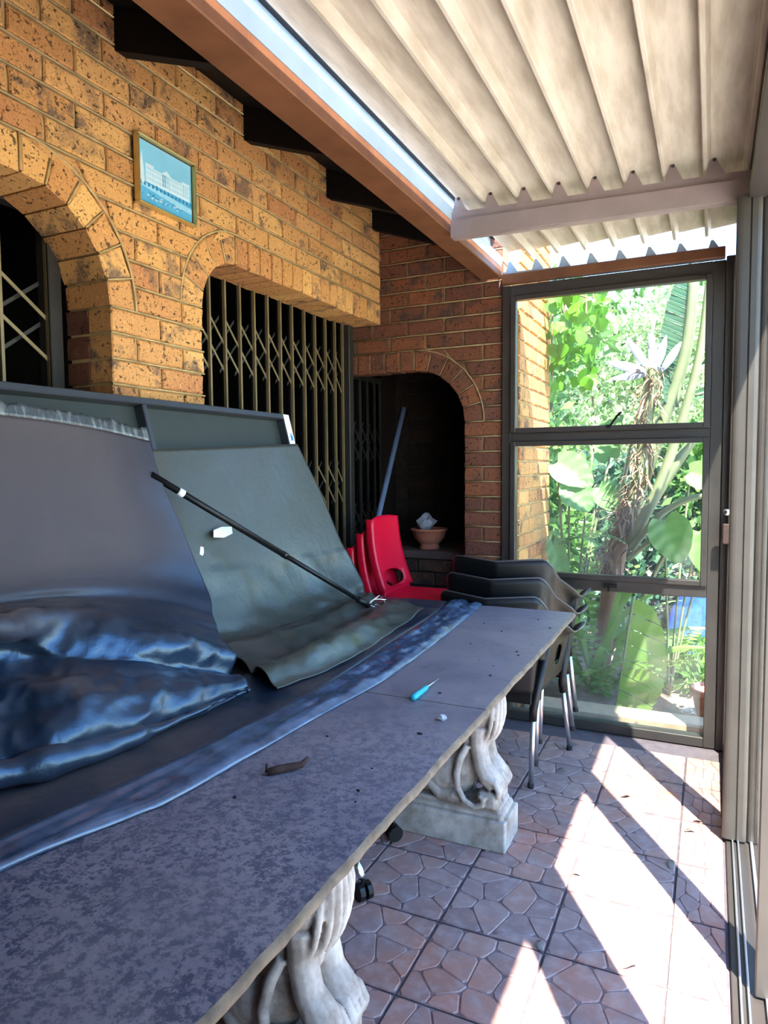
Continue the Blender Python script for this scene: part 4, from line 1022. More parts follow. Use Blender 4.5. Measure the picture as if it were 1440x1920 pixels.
for i, (x, y) in enumerate(cr_):
    if c0 is None:
        c0 = lump('crumb', M['crumb'], (x, y, ZT - 0.0005), 0.0042, 9, 0.5); o = c0
    else: o = c0.copy(); COL.objects.link(o); o.location = (x, y, ZT - 0.0005); o.rotation_euler = (0, 0, rnd.uniform(0, 6)); k = rnd.uniform(0.5, 1.1); o.scale = (k * rnd.uniform(0.8, 1.8), k, k)
    od = sorted(cr_, key=lambda p: p[1]).index((x, y)); tag(o, '%s dark crumb of dirt on the bare slabs, counting from the camera' % ORD[od], 'crumb', 'dirt crumbs on the table')
lv = None
LVS = [(-0.19, 2.02), (-0.31, 3.10), (-0.62, 3.25), (-0.105, 2.62), (-0.44, 2.0), (-0.40, 1.62), (-0.16, 1.62), (-0.05, 2.90), (-0.02, 3.0), (-0.62, 3.56), (-0.40, 2.42)]
for i, (x, y) in enumerate(LVS):
    if lv is None:
        mb = MB(); P = [[(-0.022 + 0.0055 * a, w * (0.011 * math.sin(PI * (a + 0.4) / 8.8)), 0.003 + 0.004 * w * w + 0.006 * math.sin(a * 0.6)) for w in (-1, 0, 1)] for a in range(9)]
        mb.grid(P); lv = mb.build('dry_leaf', M['dry_leaf'], None, True); solid(lv, 0.0008); o = lv
    else: o = lv.copy(); COL.objects.link(o)
    o.location = (x, y, 0.001); o.rotation_euler = (0, 0, rnd.uniform(0, 6)); k = rnd.uniform(0.6, 1.2); o.scale = (k, k, k)
    tag(o, '%s small dry leaf on the paved floor, counting from the camera' % ORD[sorted(LVS, key=lambda p: p[1]).index((x, y))], 'leaf', 'dry leaves on the floor')

# ------------------------------------------------------------------ red stacking chairs
def red_chair():
    c = empty('stacking_chair', cat='chair')
    # back slab: grid with an oval opening low down, rounded over to side flanges
    NU, NV = 22, 22; Wd = 0.185; hz, hr, hh = 0.052, 0.125, 0.046
    def bp(u, v):
        y = u * (Wd - 0.02 * v); z = 0.47 + 0.395 * v - 0.012 * v ** 8 * abs(u) ** 3
        return (-0.005 - 0.085 * v - 0.025 * (u * u) * -1.0 - 0.02 * math.sin(PI * v), y, z)
    vs = []; ids = {}; mb = MB(); quads = []
    for i in range(NV + 1):
        for j in range(NU + 1):
            u = -1 + 2 * j / NU; v = i / NV; x, y, z = bp(u, v)
            dy, dz = y / hr, (z - 0.47 - hz) / hh; rr = math.hypot(dy, dz)
            if 0.6 < rr < 1.18: y, z = y / rr, 0.47 + hz + (z - 0.47 - hz) / rr   # pull the rim onto the ellipse
            ids[i, j] = len(vs); vs.append((x, y, z))
    for i in range(NV):
        for j in range(NU):
            u = -1 + 2 * (j + .5) / NU; v = (i + .5) / NV; x, y, z = bp(u, v)
            if math.hypot(y / hr, (z - 0.47 - hz) / hh) < 0.93: continue
            quads.append((ids[i, j], ids[i, j + 1], ids[i + 1, j + 1], ids[i + 1, j]))
    mb.add(vs, quads); o = mb.build('backrest', M['red_plastic'], c, True); solid(o, 0.007)
    for sg in (-1, 1):
        mb = MB(); P = [[(bp(sg, v)[0] - k, bp(sg, v)[1] - sg * 0.004 * (k > 0.03), bp(sg, v)[2]) for v in np.linspace(0, 1, 12)] for k in (-0.002, 0.012, 0.03, 0.042 )]
        mb.grid(P); o = mb.build('side_flange', M['red_plastic'], c, True); solid(o, 0.006)
    P = []
    for i in range(13):
        t_ = i / 12; x = -0.01 + 0.40 * t_; row = []
        for j in range(13):
            u = -1 + 2 * j / 12; y = u * (0.175 + 0.02 * t_); row.append((x, y, 0.452 - 0.014 * math.sin(PI * t_) * (1 - u * u) - 0.03 * max(0, t_ - 0.85) ** 1 * 3 - 0.012 * abs(u) ** 6))
        P.append(row)
    mb = MB(); mb.grid(P); o = mb.build('seat', M['red_plastic'], c, True); solid(o, 0.008)
    mb = MB(); mb.box(-0.012, 0.012, -0.17, 0.17, 0.43, 0.475, 0.004); mb.box(0.36, 0.38, -0.18, 0.18, 0.395, 0.425, 0.004); mb.box(0.0, 0.37, 0.165, 0.18, 0.405, 0.44, 0.004); mb.box(0.0, 0.37, -0.18, -0.165, 0.405, 0.44, 0.004); mb.build('seat_frame', M['red_plastic'], c)
    for (x0, y0, x1, y1) in ((0.0, 0.175, -0.055, 0.195), (0.0, -0.175, -0.055, -0.195), (0.365, 0.175, 0.41, 0.20), (0.365, -0.175, 0.41, -0.20)):
        mb = MB(); mb.tube([(x0, y0, 0.43), (x1, y1, 0.0)], [0.021, 0.014], 8, True, 0.7); mb.build('leg', M['red_plastic'], c)
    return c
rc = red_chair(); L5 = ['red plastic stacking chair on top of the red stack, its seat and back showing', 'red chair directly beneath the top chair of the red stack, only its edge showing', 'red chair third from the top of the red stack beside the gate',
                       'red chair fourth from the top of the red stack beside the gate', 'lowest chair of the red stack, standing on the floor tiles']
for i in range(5):
    o = rc if i == 0 else copy_tree(rc)
    o.location = (-1.575 - 0.060 * i, 3.475, 0.315 - 0.0785 * i); o['label'] = L5[i]; o['group'] = 'red stacking chairs beside the niche'

# ------------------------------------------------------------------ black stacking armchairs
def arm_chair():
    c = empty('stacking_armchair', cat='chair')
    # U-shaped shell: t 0 = middle of the back, 1 = tip of the arm
    def path(t):
        if t < 0.42: s_ = t / 0.42; return (0.205 * s_, -0.028 + 0.022 * s_ * s_)
        if t < 0.56: s_ = (t - 0.42) / 0.14; return (0.205 + 0.035 * math.sin(s_ * PI / 2), -0.006 + 0.066 * (1 - math.cos(s_ * PI / 2)))
        s_ = (t - 0.56) / 0.44; return (0.24 + 0.032 * s_, 0.06 + 0.50 * s_)
    def ztop(t):
        K = [(0, 0.862), (0.30, 0.872), (0.41, 0.874), (0.44, 0.868), (0.47, 0.852), (0.76, 0.680), (0.81, 0.658), (0.86, 0.650), (0.91, 0.652), (1.0, 0.664)]
        for (a, za), (b, zb_) in zip(K, K[1:]):
            if t <= b: s_ = (t - a) / (b - a); return za + (zb_ - za) * s_
        return K[-1][1]
    NU, NV = 84, 16; vs = []; ids = {}; quads = []; hc = (0.30, 0.545); hy, hz = 0.052, 0.052
    for i in range(NV + 1):
        for j in range(NU + 1):
            s_ = -1 + 2 * j / NU; t_ = abs(s_); sg = 1 if s_ >= 0 else -1
            v = i / NV; x, y = path(t_); zb_ = 0.425 - 0.0 * t_; zt = ztop(t_); z = zb_ + (zt - zb_) * v
            back = max(0, 1 - t_ / 0.5)
            x *= 1 + 0.05 * v * (1 - back) - 0.10 * (1 - v) ; y -= 0.05 * v * back
            if v > 0.85 and t_ > 0.58: x += (v - 0.85) / 0.15 * 0.045 * min(1, (t_ - 0.58) / 0.15); z -= ((v - 0.85) / 0.15) ** 2 * 0.008
            dy, dz = (y - hc[0]) / hy, (z - hc[1]) / hz; rr = math.hypot(dy, dz)
            if t_ > 0.56 and 0.55 < rr < 1.2: y, z = hc[0] + dy / rr * hy, hc[1] + dz / rr * hz
            ids[i, j] = len(vs); vs.append((sg * x, y, z))
    for i in range(NV):
        for j in range(NU):
            q4 = (ids[i, j], ids[i, j + 1], ids[i + 1, j + 1], ids[i + 1, j]); cy = sum(vs[k][1] for k in q4) / 4; czz = sum(vs[k][2] for k in q4) / 4
            if abs(-1 + 2 * (j + .5) / NU) > 0.56 and math.hypot((cy - hc[0]) / hy, (czz - hc[1]) / hz) < 0.93: continue
            quads.append(q4)
    mb = MB(); mb.add(vs, quads); o = mb.build('back_shell', M['black_plastic'], c, True); solid(o, 0.006)
    rim = MB(); pts = []
    for j in range(NU + 1): pts.append(vs[ids[NV, j]])
    rim.tube(pts, 0.0042, 6); rim.tube(pts[:7], [0.006, 0.011, 0.0125, 0.012, 0.010, 0.007, 0.0045], 8, True, 0.6); rim.tube(pts[-7:], [0.0045, 0.007, 0.010, 0.012, 0.0125, 0.011, 0.006], 8, True, 0.6); rim.build('shell_rim', M['black_rim'], c, True)
    P = []
    for i in range(11):
        t_ = i / 10; row = []
        for j in range(13):
            u = -1 + 2 * j / 12; row.append((u * (0.185 + 0.05 * t_), -0.01 + 0.51 * t_, 0.435 - 0.016 * math.sin(PI * t_) * (1 - u * u) - 0.03 * max(0, t_ - 0.8) * 3))
        P.append(row)
    mb = MB(); mb.grid(P); o = mb.build('seat', M['black_plastic'], c, True); solid(o, 0.006)
    mb = MB(); mb.box(-0.195, 0.195, -0.012, 0.004, 0.385, 0.435, 0.003); mb.box(-0.22, 0.22, 0.47, 0.486, 0.375, 0.41, 0.003); mb.build('apron', M['black_plastic'], c)
    for sg in (-1, 1):
        for (a, b, f) in (((0.243, 0.015, 0.585), (0.200, 0.008, 0.36), (0.192, 0.0, 0.0)), ((0.262, 0.46, 0.625), (0.240, 0.455, 0.36), (0.272, 0.50, 0.0))):
            a, b, f = [Vector((sg * p[0], p[1], p[2])) for p in (a, b, f)]
            mb = MB(); mb.tube([f + Vector((0, 0, 0.012)), b], 0.0118, 12); leg = mb.build('leg', M['silver'], c, True)
            mb = MB(); mb.tube([b + (f - b) * 0.14, b, a], [0.0175, 0.019, 0.016], 10, True, 1.0); mb.build('sleeve', M['black_plastic'], leg, True)
            mb = MB(); mb.tube([f, f + Vector((0, 0, 0.022))], 0.0145, 10); mb.build('foot_cap', M['crumb'], leg, True)
    return c
M['black_rim'] = mat_simple('black_plastic_rim', srgb(70, 70, 74), 0.3, 0, 0.1, 10)
ac = arm_chair(); L3 = ['lowest black plastic armchair of the stack at the table end, feet on the tiles', 'middle black armchair of the stack at the table end, between the other two', 'topmost black armchair of the stack, its curved back highest beside the window']
for i in range(3):
    o = ac if i == 0 else copy_tree(ac)
    o.location = (-0.90, 3.015 + 0.085 * i, 0.0 + 0.072 * i); o['label'] = L3[i]; o['group'] = 'black stacked armchairs at the table end'

# ------------------------------------------------------------------ office chair foot under the table
of = empty('office_chair', (-1.27, 2.14, 0), label='office chair parked under the table, only a chrome foot and black castor showing', cat='chair')
for k in range(5):
    th = math.radians((-33, 52, 118, 186, 256)[k]); c_, s_ = math.cos(th), math.sin(th)
    mb = MB(); mb.tube([(0.03 * c_, 0.03 * s_, 0.155), (0.15 * c_, 0.15 * s_, 0.14), (0.24 * c_, 0.24 * s_, 0.105), (0.283 * c_, 0.283 * s_, 0.072)], [0.024, 0.02, 0.017, 0.015], 10, True, 0.7); leg = mb.build('leg', M['chrome'], of, True)
    mb = MB(); p = (-s_, c_)
    for sg in (-1, 1):
        mb.tube([(0.288 * c_ + p[0] * sg * 0.006, 0.288 * s_ + p[1] * sg * 0.006, 0.03), (0.288 * c_ + p[0] * sg * 0.024, 0.288 * s_ + p[1] * sg * 0.024, 0.03)], 0.03, 14)
    mb.tube([(0.288 * c_, 0.288 * s_, 0.03), (0.285 * c_, 0.285 * s_, 0.075)], 0.008, 6); mb.build('caster', M['black_plastic'], leg)
mb = MB(); mb.tube([(0, 0, 0.12), (0, 0, 0.3)], 0.028, 12); mb.tube([(0, 0, 0.3), (0, 0, 0.42)], 0.016, 12); mb.build('column', M['chrome'], of, True)
mb = MB(); mb.box(-0.21, 0.21, -0.21, 0.21, 0.42, 0.49, 0.03); mb.build('seat', M['black_plastic'], of)

# ------------------------------------------------------------------ alcove: bowl, crumpled paper, pole
bw = empty('clay_bowl', (-1.625, 4.10, 0.925), label='terracotta footed bowl on the brick ledge in the niche', cat='bowl')
mb = MB(); mb.lathe([(0.0, 0.002), (0.062, 0.0), (0.066, 0.012), (0.058, 0.03), (0.07, 0.042), (0.098, 0.075), (0.110, 0.118), (0.118, 0.12), (0.119, 0.132), (0.106, 0.133), (0.096, 0.10), (0.06, 0.06), (0.0, 0.05)], n=32); mb.build('bowl', M['terracotta'], bw, True)
mb = MB(); mb.lathe([(0.0, 0.108), (0.05, 0.112), (0.098, 0.106)], n=20); mb.build('soil', M['soil'], bw, True)
o = lump('crumpled_paper', mat_simple('grey_paper', srgb(150, 152, 162), 0.8, 0, 0.25, 30), (-1.645, 4.085, 1.035), 0.055, 4, 0.9)
for v in o.data.vertices:
    k = 1 + 0.4 * mnoise.noise(v.co * 42); v.co = v.co * k
tag(o, 'crumpled white paper sitting in the terracotta bowl', 'paper')
mb = MB(); mb.tube([(-1.94, 3.35, 0.0), (-1.863, 4.25, 1.841)], 0.0175, 12)
tag(mb.build('pole', M['pole_blue'], None, True, (-1.94, 3.35, 0.0)), 'slim blue grey pole leaning in the dark niche behind the red chairs', 'pole')

# ------------------------------------------------------------------ garden beyond the window
gw = BrickWall('wall_garden', (-1.005, 0, 0), PI / 2, M['brick'], M['mortar'])
gw.build(3.96, 4.78, -0.1, 3.2, [], 3.96, (3.96, 4.78, 0.0, 3.2), False, 0.10, 2.43)
gw.finish()
mb = MB(); mb.box(-0.98, 0.1, 3.96, 4.12, -0.1, 0.06, 0.01); tag(mb.build('kerb_1', M['kerb']), kind='structure')
# neighbour's house far behind the shrubs
hs = empty('neighbour_house', (-2.2, 15.0, -0.05), label='pale neighbouring house with a red roof glimpsed above the shrubs', cat='house')
mb = MB(); mb.box(-2.5, 3.5, 0, 4, 0, 3.3); mb.build('house_wall', M['plaster'], hs)
mb = MB(); mb.prism([(-0.5, 3.3), (2.0, 4.9), (4.5, 3.3)], 'x', -2.8, 3.8); mb.build('roof', M['roof_red'], hs)
mb = MB(); mb.box(-1.4, -0.5, -0.03, 0.02, 1.7, 2.7); mb.build('house_window', M['dark_room'], hs)
mb = MB(); mb.box(-6, 8, 12.0, 12.15, -0.05, 2.0); tag(mb.build('wall_boundary', M['plaster']), kind='structure')

def blade_leaf(mb, base, tip_dir, length, width, droop=0.3, n=8, up=Vector((0, 0, 1)), fold=0.25, curl=0.0, shape=1.0):
    """one simple leaf: midrib curve with a folded blade"""
    d = tip_dir.normalized(); side = d.cross(up); side = side.normalized() if side.length > 1e-4 else Vector((1, 0, 0)); nn = side.cross(d).normalized()
    P = []; p = Vector(base); st = length / n
    for i in range(n + 1):
        t_ = i / n; w = width * (math.sin(PI * min(1, (t_ * 0.93 + 0.05)) ** shape) ** 0.8) * 0.5
        P.append([tuple(p - side * w + nn * (fold * w)), tuple(p), tuple(p + side * w + nn * (fold * w))])
        d = (d + Vector((0, 0, -droop / n * (0.4 + 1.2 * t_)))).normalized(); nn = side.cross(d).normalized(); p = p + d * st
    mb.grid(P)
def quick_leaf(mb, c, d, l, w, nrm):
    s_ = d.cross(nrm).normalized() * w * 0.5; a = c; e = c + d * l; mdl = c + d * l * 0.45 + nrm * w * 0.12
    mb.add([a, mdl - s_, e, mdl + s_, mdl - nrm * w * 0.1], [(0, 1, 4), (1, 2, 4), (2, 3, 4), (3, 0, 4)])
def rv(r): 
    while True:
        v = Vector((r.uniform(-1, 1), r.uniform(-1, 1), r.uniform(-1, 1)))
        if 0.05 < v.length < 1: return v.normalized()
def shrub(name, label, base, blobs, n, lsize, mat, seed, group=None, cat='shrub'):
    r = random.Random(seed); root = empty(name, base, label=label, cat=cat, group=group); mb = MB()
    B0 = Vector(base)
    for k in range(n):
        c, rad = blobs[r.randrange(len(blobs))]; dv = rv(r); q_ = r.random() ** 0.4
        p = Vector(c) - B0 + Vector((dv.x * rad[0], dv.y * rad[1], dv.z * rad[2])) * q_
        d = (dv + rv(r) * 0.9 + Vector((0, 0, -0.2))).normalized(); l = lsize * r.uniform(0.6, 1.3)
        quick_leaf(mb, p, d, l, l * r.uniform(0.45, 0.7), rv(r))
    tag(mb.build('foliage', mat, root, recalc=False), kind='stuff')
    st = MB()
    for c, rad in blobs:
        e = Vector(c) - B0; st.tube([(e.x * 0.1, e.y * 0.1, 0), (e.x * 0.5 + 0.03, e.y * 0.5, e.z * 0.5), tuple(e)], [0.022, 0.016, 0.008], 6)
    st.build('stem', M['stem_brown'], root); return root
shrub('shrub', 'tall pale flowering shrub filling the middle of the upper pane', (-0.95, 7.2, -0.05), [((-1.1, 7.2, 2.2), (0.55, 0.5, 0.55)), ((-0.7, 7.3, 2.65), (0.6, 0.5, 0.5)), ((-0.4, 7.2, 1.9), (0.5, 0.5, 0.6)), ((-0.95, 7.0, 1.6), (0.6, 0.4, 0.4))], 5200, 0.075, M['leaf_pale'], 1)
shrub('shrub', 'light green shrub at the top right behind the palm stalks', (-0.1, 7.6, -0.05), [((0.0, 7.6, 2.4), (0.55, 0.5, 0.6)), ((-0.35, 7.5, 2.85), (0.5, 0.4, 0.35)), ((0.2, 7.4, 1.7), (0.5, 0.4, 0.5))], 3600, 0.075, M['leaf_pale'], 2)
shrub('shrub', 'dark green shrub filling the gap low behind the trunk', (-0.5, 6.6, -0.05), [((-1.0, 6.5, 1.0), (0.6, 0.4, 0.5)), ((-0.4, 6.6, 1.1), (0.5, 0.4, 0.5)), ((-0.75, 6.3, 0.5), (0.7, 0.4, 0.5))], 3000, 0.12, M['leaf_dark'], 3)
shrub('shrub', 'mid green bush behind the large round leaf on the right', (0.15, 6.4, -0.05), [((0.05, 6.3, 1.25), (0.4, 0.4, 0.45)), ((0.15, 7.2, 0.9), (0.4, 0.3, 0.35)), ((-0.15, 6.5, 1.5), (0.3, 0.3, 0.3))], 1500, 0.11, M['leaf_green'], 4)
shrub('shrub', 'leafy mass growing along the garden wall behind the climber', (-1.3, 6.0, -0.05), [((-1.25, 6.0, 2.6), (0.5, 0.6, 0.5)), ((-1.3, 5.8, 1.4), (0.4, 0.5, 0.7)), ((-1.1, 5.6, 0.7), (0.25, 0.4, 0.6))], 2400, 0.11, M['leaf_green'], 5)
shrub('shrub', 'low sprawling green plant beside the bright blue sheet', (-0.12, 5.2, -0.05), [((-0.16, 5.2, 0.10), (0.26, 0.25, 0.14)), ((-0.02, 4.9, 0.06), (0.18, 0.2, 0.10))], 600, 0.085, M['leaf_green'], 6)
shrub('tree', 'broad green tree standing beyond the boundary wall', (-1.5, 10.5, -0.05), [((-2.4, 10.5, 3.1), (1.2, 1, 0.9)), ((-0.4, 10.5, 3.2), (1.3, 1, 0.8)), ((1.0, 10.5, 2.9), (1.2, 1, 0.9)), ((-1.2, 10.3, 2.4), (1.6, 0.8, 0.7)), ((0.9, 10, 1.8), (1.2, 0.8, 0.8))], 5000, 0.2, M['leaf_green'], 8, None, 'tree')

# climber hanging over the garden wall: every leaf a part
cv = empty('climbing_vine', (-0.95, 4.75, 2.3), label='bright lime green climber hanging over the top of the garden wall', cat='vine')
r = random.Random(21); L0 = Vector((-0.95, 4.75, 2.3)); lms = []
for k in range(5):
    mb = MB(); P = []
    for i in range(8):
        t_ = i / 7; w = 0.5 * (math.sin(PI * (0.12 + 0.88 * t_)) ** 0.6) * (1.15 - 0.55 * t_)
        if i == 7: w = 0.02
        P.append([(-w, t_, 0.10 * w + 0.06 * math.sin(t_ * 3 + k)), (-w * .5, t_, 0.02), (0, t_, 0.0), (w * .5, t_, 0.02), (w, t_, 0.10 * w - 0.05 * math.sin(t_ * 4 + k))])
    mb.grid(P); lms.append(mb.mesh('leaf', M['leaf_lime'], True))
spots = []
for k in range(150):
    if k < 95: p = Vector((r.uniform(-0.98, -0.66), r.uniform(4.5, 5.0), r.uniform(2.20, 2.62))); p.z -= 0.0
    else: p = Vector((r.uniform(-0.96, -0.72), r.uniform(4.6, 4.95), r.uniform(1.98, 2.35)))
    if p.x > -0.72 and p.z < 2.36: p.z += 0.17
    spots.append(p)
for p in spots:
    s_ = r.uniform(0.05, 0.10)
    inst('leaf', lms[r.randrange(5)], cv, tuple(p - L0), (r.uniform(-2.4, -0.9), r.uniform(-0.5, 0.5), r.uniform(-1.1, 1.1)), (s_, s_, s_))
mb = MB()
for k in range(9):
    a = spots[k * 11]; mb.tube([(-0.06, 0.06, 0.35), (a.x - L0.x, a.y - L0.y, a.z - L0.z + 0.1), (a.x - L0.x, a.y - L0.y, a.z - L0.z)], 0.006, 5)
mb.build('vine_stem', M['stem_brown'], cv)

# giant strelitzia: leaning trunk with stalks, dry fibre, leaves
sb = Vector((-0.62, 4.75, -0.05))
sp_ = empty('strelitzia_plant', sb, label='giant bird of paradise plant leaning across the window with long stalks', cat='plant')
def loc(p): return tuple(Vector(p) - sb)
def stalk(pts, r0, r1, name='leaf_stalk', mat='stalk'):
    c = cr(pts, 22); mb = MB(); mb.tube([loc(p) for p in c], [r0 + (r1 - r0) * i / 21 for i in range(22)], 10, True, 0.75); return mb.build(name, M[mat], sp_, True)
stalk([(-0.66, 4.75, 0.0), (-0.60, 4.72, 0.5), (-0.53, 4.7, 0.98), (-0.46, 4.7, 1.22)], 0.085, 0.075, 'trunk', 'fibre')
stalk([(-0.50, 4.70, 1.02), (-0.38, 4.68, 1.40), (-0.27, 4.66, 1.75), (-0.155, 4.64, 2.15), (-0.115, 4.62, 2.6)], 0.068, 0.042)
stalk([(-0.46, 4.62, 0.95), (-0.30, 4.60, 1.30), (-0.18, 4.60, 1.68), (-0.08, 4.58, 2.1), (-0.03, 4.56, 2.6)], 0.05, 0.026)
stalk([(-0.47, 4.78, 0.98), (-0.26, 4.78, 1.36), (-0.10, 4.78, 1.62), (0.06, 4.78, 1.85), (0.2, 4.8, 2.1)], 0.05, 0.03)
stalk([(-0.45, 4.56, 0.92), (-0.28, 4.54, 1.14), (-0.10, 4.52, 1.25), (0.10, 4.5, 1.27)], 0.030, 0.02)
stalk([(-0.46, 4.52, 0.86), (-0.32, 4.5, 0.99), (-0.20, 4.48, 1.02), (-0.10, 4.46, 0.98)], 0.022, 0.012)
stalk([(-0.45, 4.5, 0.42), (-0.36, 4.5, 0.65), (-0.26, 4.5, 0.88), (-0.2, 4.48, 1.0)], 0.024, 0.016)
stalk([(-0.62, 4.9, 0.0), (-0.60, 4.9, 0.6), (-0.54, 4.9, 1.3), (-0.42, 4.9, 1.9), (-0.36, 4.9, 2.4)], 0.024, 0.016)
r = random.Random(4); mb = MB()                     # dry fibres hanging from the trunk and stalk bases
for k in range(330):
    t_ = r.random(); c = Vector((-0.60 + 0.19 * t_, 4.70 - 0.02 * t_, 0.72 + 0.55 * t_)); p = c + Vector((r.uniform(-.09, .05), r.uniform(-.09, .03), r.uniform(-.06, .06)))
    blade_leaf(mb, loc(p), Vector((r.uniform(-1, .3), r.uniform(-.8, .2), r.uniform(-.9, .5))), r.uniform(0.06, 0.20), r.uniform(0.007, 0.018), 0.8, 4)
for k in range(260):
    t_ = r.random(); c = Vector((-0.43 + 0.10 * t_, 4.63 - 0.03 * t_, 1.30 + 0.76 * t_)); p = c + Vector((r.uniform(-.06, .06), r.uniform(-.06, .03), r.uniform(-.04, .04)))
    blade_leaf(mb, loc(p), Vector((r.uniform(-1, .6), r.uniform(-.8, .2), r.uniform(-1, .5))), r.uniform(0.05, 0.15), r.uniform(0.007, 0.016), 0.8, 4)
tag(mb.build('dry_fibre', M['fibre'], sp_, True, recalc=False), kind='stuff')
stalk([(-0.47, 4.66, 1.15), (-0.40, 4.63, 1.5), (-0.36, 4.61, 1.85), (-0.34, 4.60, 2.05)], 0.05, 0.055, 'flower_stalk', 'stalk')
for k, (dx, dz, l, w) in enumerate(((-0.34, 0.10, 0.26, 0.06), (-0.2, 0.3, 0.26, 0.055), (-0.02, 0.4, 0.25, 0.05), (0.1, 0.34, 0.22, 0.05), (-0.4, -0.05, 0.28, 0.05), (-0.1, 0.36, 0.24, 0.045), (0.2, 0.3, 0.2, 0.05))):
    mb = MB(); blade_leaf(mb, loc((-0.36 + 0.012 * k, 4.575, 2.02)), Vector((dx, -0.05, dz)), l, w, 0.0, 8, Vector((0, 1, 0)), 0.5); mb.build('bract', M['bract'], sp_, True)
def paddle(base, axis, length, width, side, name='leaf', mat='leaf_green', tears=9, droop=0.25, halves=(1, -1), seed=0, one=None):
    """torn banana-like leaf: midrib plus a blade in strips parted by tears; side = direction of the blade"""
    r = random.Random(seed); ax = Vector(axis).normalized(); sd = Vector(side).normalized(); nn = ax.cross(sd).normalized()
    root = MB(); p0 = Vector(base); pts = []
    for i in range(15):
        t_ = i / 14; pts.append(p0 + ax * (length * t_) + nn * (droop * length * t_ * t_ * 0.4))
    root.tube([loc(p) for p in pts], [0.010 * (1 - 0.75 * i / 14) for i in range(15)], 7)
    lf = root.build(name, M['stalk'], sp_, True)
    for h in halves:
        for k in range(tears):
            mb = MB(); P = []; a0, a1 = k / tears, (k + 0.94) / tears; dz = r.uniform(-0.10, 0.10)
            for i in range(6):
                t_ = a0 + (a1 - a0) * i / 5; c = p0 + ax * (length * t_) + nn * (droop * length * t_ * t_ * 0.4)
                w = width * (math.sin(PI * min(1, 0.08 + 0.9 * t_)) ** 0.55) * (1 + 0.0 * r.random()); row = []
                for j in range(7):
                    q_ = j / 6; ww = w * q_ * (1 + (0.03 * r.uniform(-1, 1) if j == 6 else 0))
                    row.append(loc(c + sd * (h * ww) + ax * (0.22 * ww) + nn * (0.30 * ww * q_ + dz * ww * q_ + 0.004 * math.sin(i * 2.6))))
                P.append(row)
            mb.grid(P); mb.build('leaf_strip', M[mat], lf, True)
    return lf
paddle((-0.405, 4.30, 0.66), (-0.10, -0.02, -0.75), 0.74, 0.24, (0.98, 0.08, -0.12), seed=1, halves=(1,), mat='leaf_lime2', tears=8, droop=0.2)
paddle((-0.20, 4.62, 1.80), (0.10, 0.0, 0.95), 0.85, 0.14, (-0.95, 0.1, 0.25), seed=2, halves=(1,), mat='leaf_dark', tears=16, droop=0.0)
paddle((-0.10, 4.55, 1.86), (0.9, 0.05, 0.25), 0.36, 0.05, (0, 0.2, 1), seed=3, mat='leaf_dark', tears=4)

# plants with big round leaves, split leaves and ferns
def leafy(name, label, base, leaves, mat, cat='plant', stem_r=0.008):
    root = empty(name, base, label=label, cat=cat); b0 = Vector(base)
    for (tip, dirv, l, w, droop) in leaves:
        tp = Vector(tip) - b0; sm = MB(); mid = tp * 0.5 + Vector((0, 0, 0.08)); sm.tube([tuple(c) for c in cr([(0, 0, 0), tuple(mid), tuple(tp)], 10)], stem_r, 6); 
        lm = MB(); d = Vector(dirv).normalized(); sdv = d.cross(Vector((0.1, -0.9, 0.35))).normalized(); nn = sdv.cross(d).normalized(); P = []
        for i in range(30):
            t_ = i / 29; ww = w * 0.5 * (max(0.0, math.sin(PI * (0.06 + 0.94 * t_))) ** 0.55) * (1.25 - 0.5 * t_); row = []
            for j in range(9):
                u = -1 + j / 4; row.append(tuple(tp + d * (l * (t_ - 0.12 * abs(u) * (1 - t_))) + sdv * (ww * u) + nn * (0.22 * ww * abs(u) - droop * l * t_ * t_ + 0.0045 * math.cos(26 * (t_ - 0.28 * abs(u))) * (abs(u) > 0.1)) ))
            P.append(row)
        lm.grid(P); lf = lm.build('leaf', M[mat], root, True); sm.build('leaf_stem', M['stalk'], lf, True)
    return root
leafy('philodendron', 'large leaved plant with pale sunlit leaves beside the garden wall', (-0.86, 4.75, -0.05), [((-0.92, 4.62, 1.47), (0.75, -0.15, -0.42), 0.27, 0.22, 0.2), ((-0.84, 4.6, 1.33), (0.5, -0.1, -0.6), 0.22, 0.20, 0.2), ((-0.70, 4.7, 1.60), (0.5, 0, 0.5), 0.25, 0.12, 0.1), ((-0.93, 4.55, 0.95), (0.25, 0, -0.8), 0.30, 0.12, 0.1), ((-0.68, 4.8, 1.30), (0.4, 0, -0.5), 0.2, 0.16, 0.1), ((-0.62, 4.85, 1.5), (-0.3, 0, 0.6), 0.24, 0.18, 0.1)], 'leaf_bright')
leafy('philodendron', 'round green leaved plant on the right, its broadest leaf half in sun', (-0.22, 4.75, -0.05), [((-0.25, 4.42, 1.12), (0.35, -0.1, -0.8), 0.27, 0.24, 0.15), ((-0.06, 4.5, 1.05), (0.3, -0.05, -0.9), 0.30, 0.20, 0.15), ((-0.12, 4.7, 1.4), (0.6, 0, -0.2), 0.22, 0.18, 0.1), ((-0.02, 4.6, 0.9), (0.1, 0, -0.9), 0.24, 0.12, 0.1)], 'leaf_green')
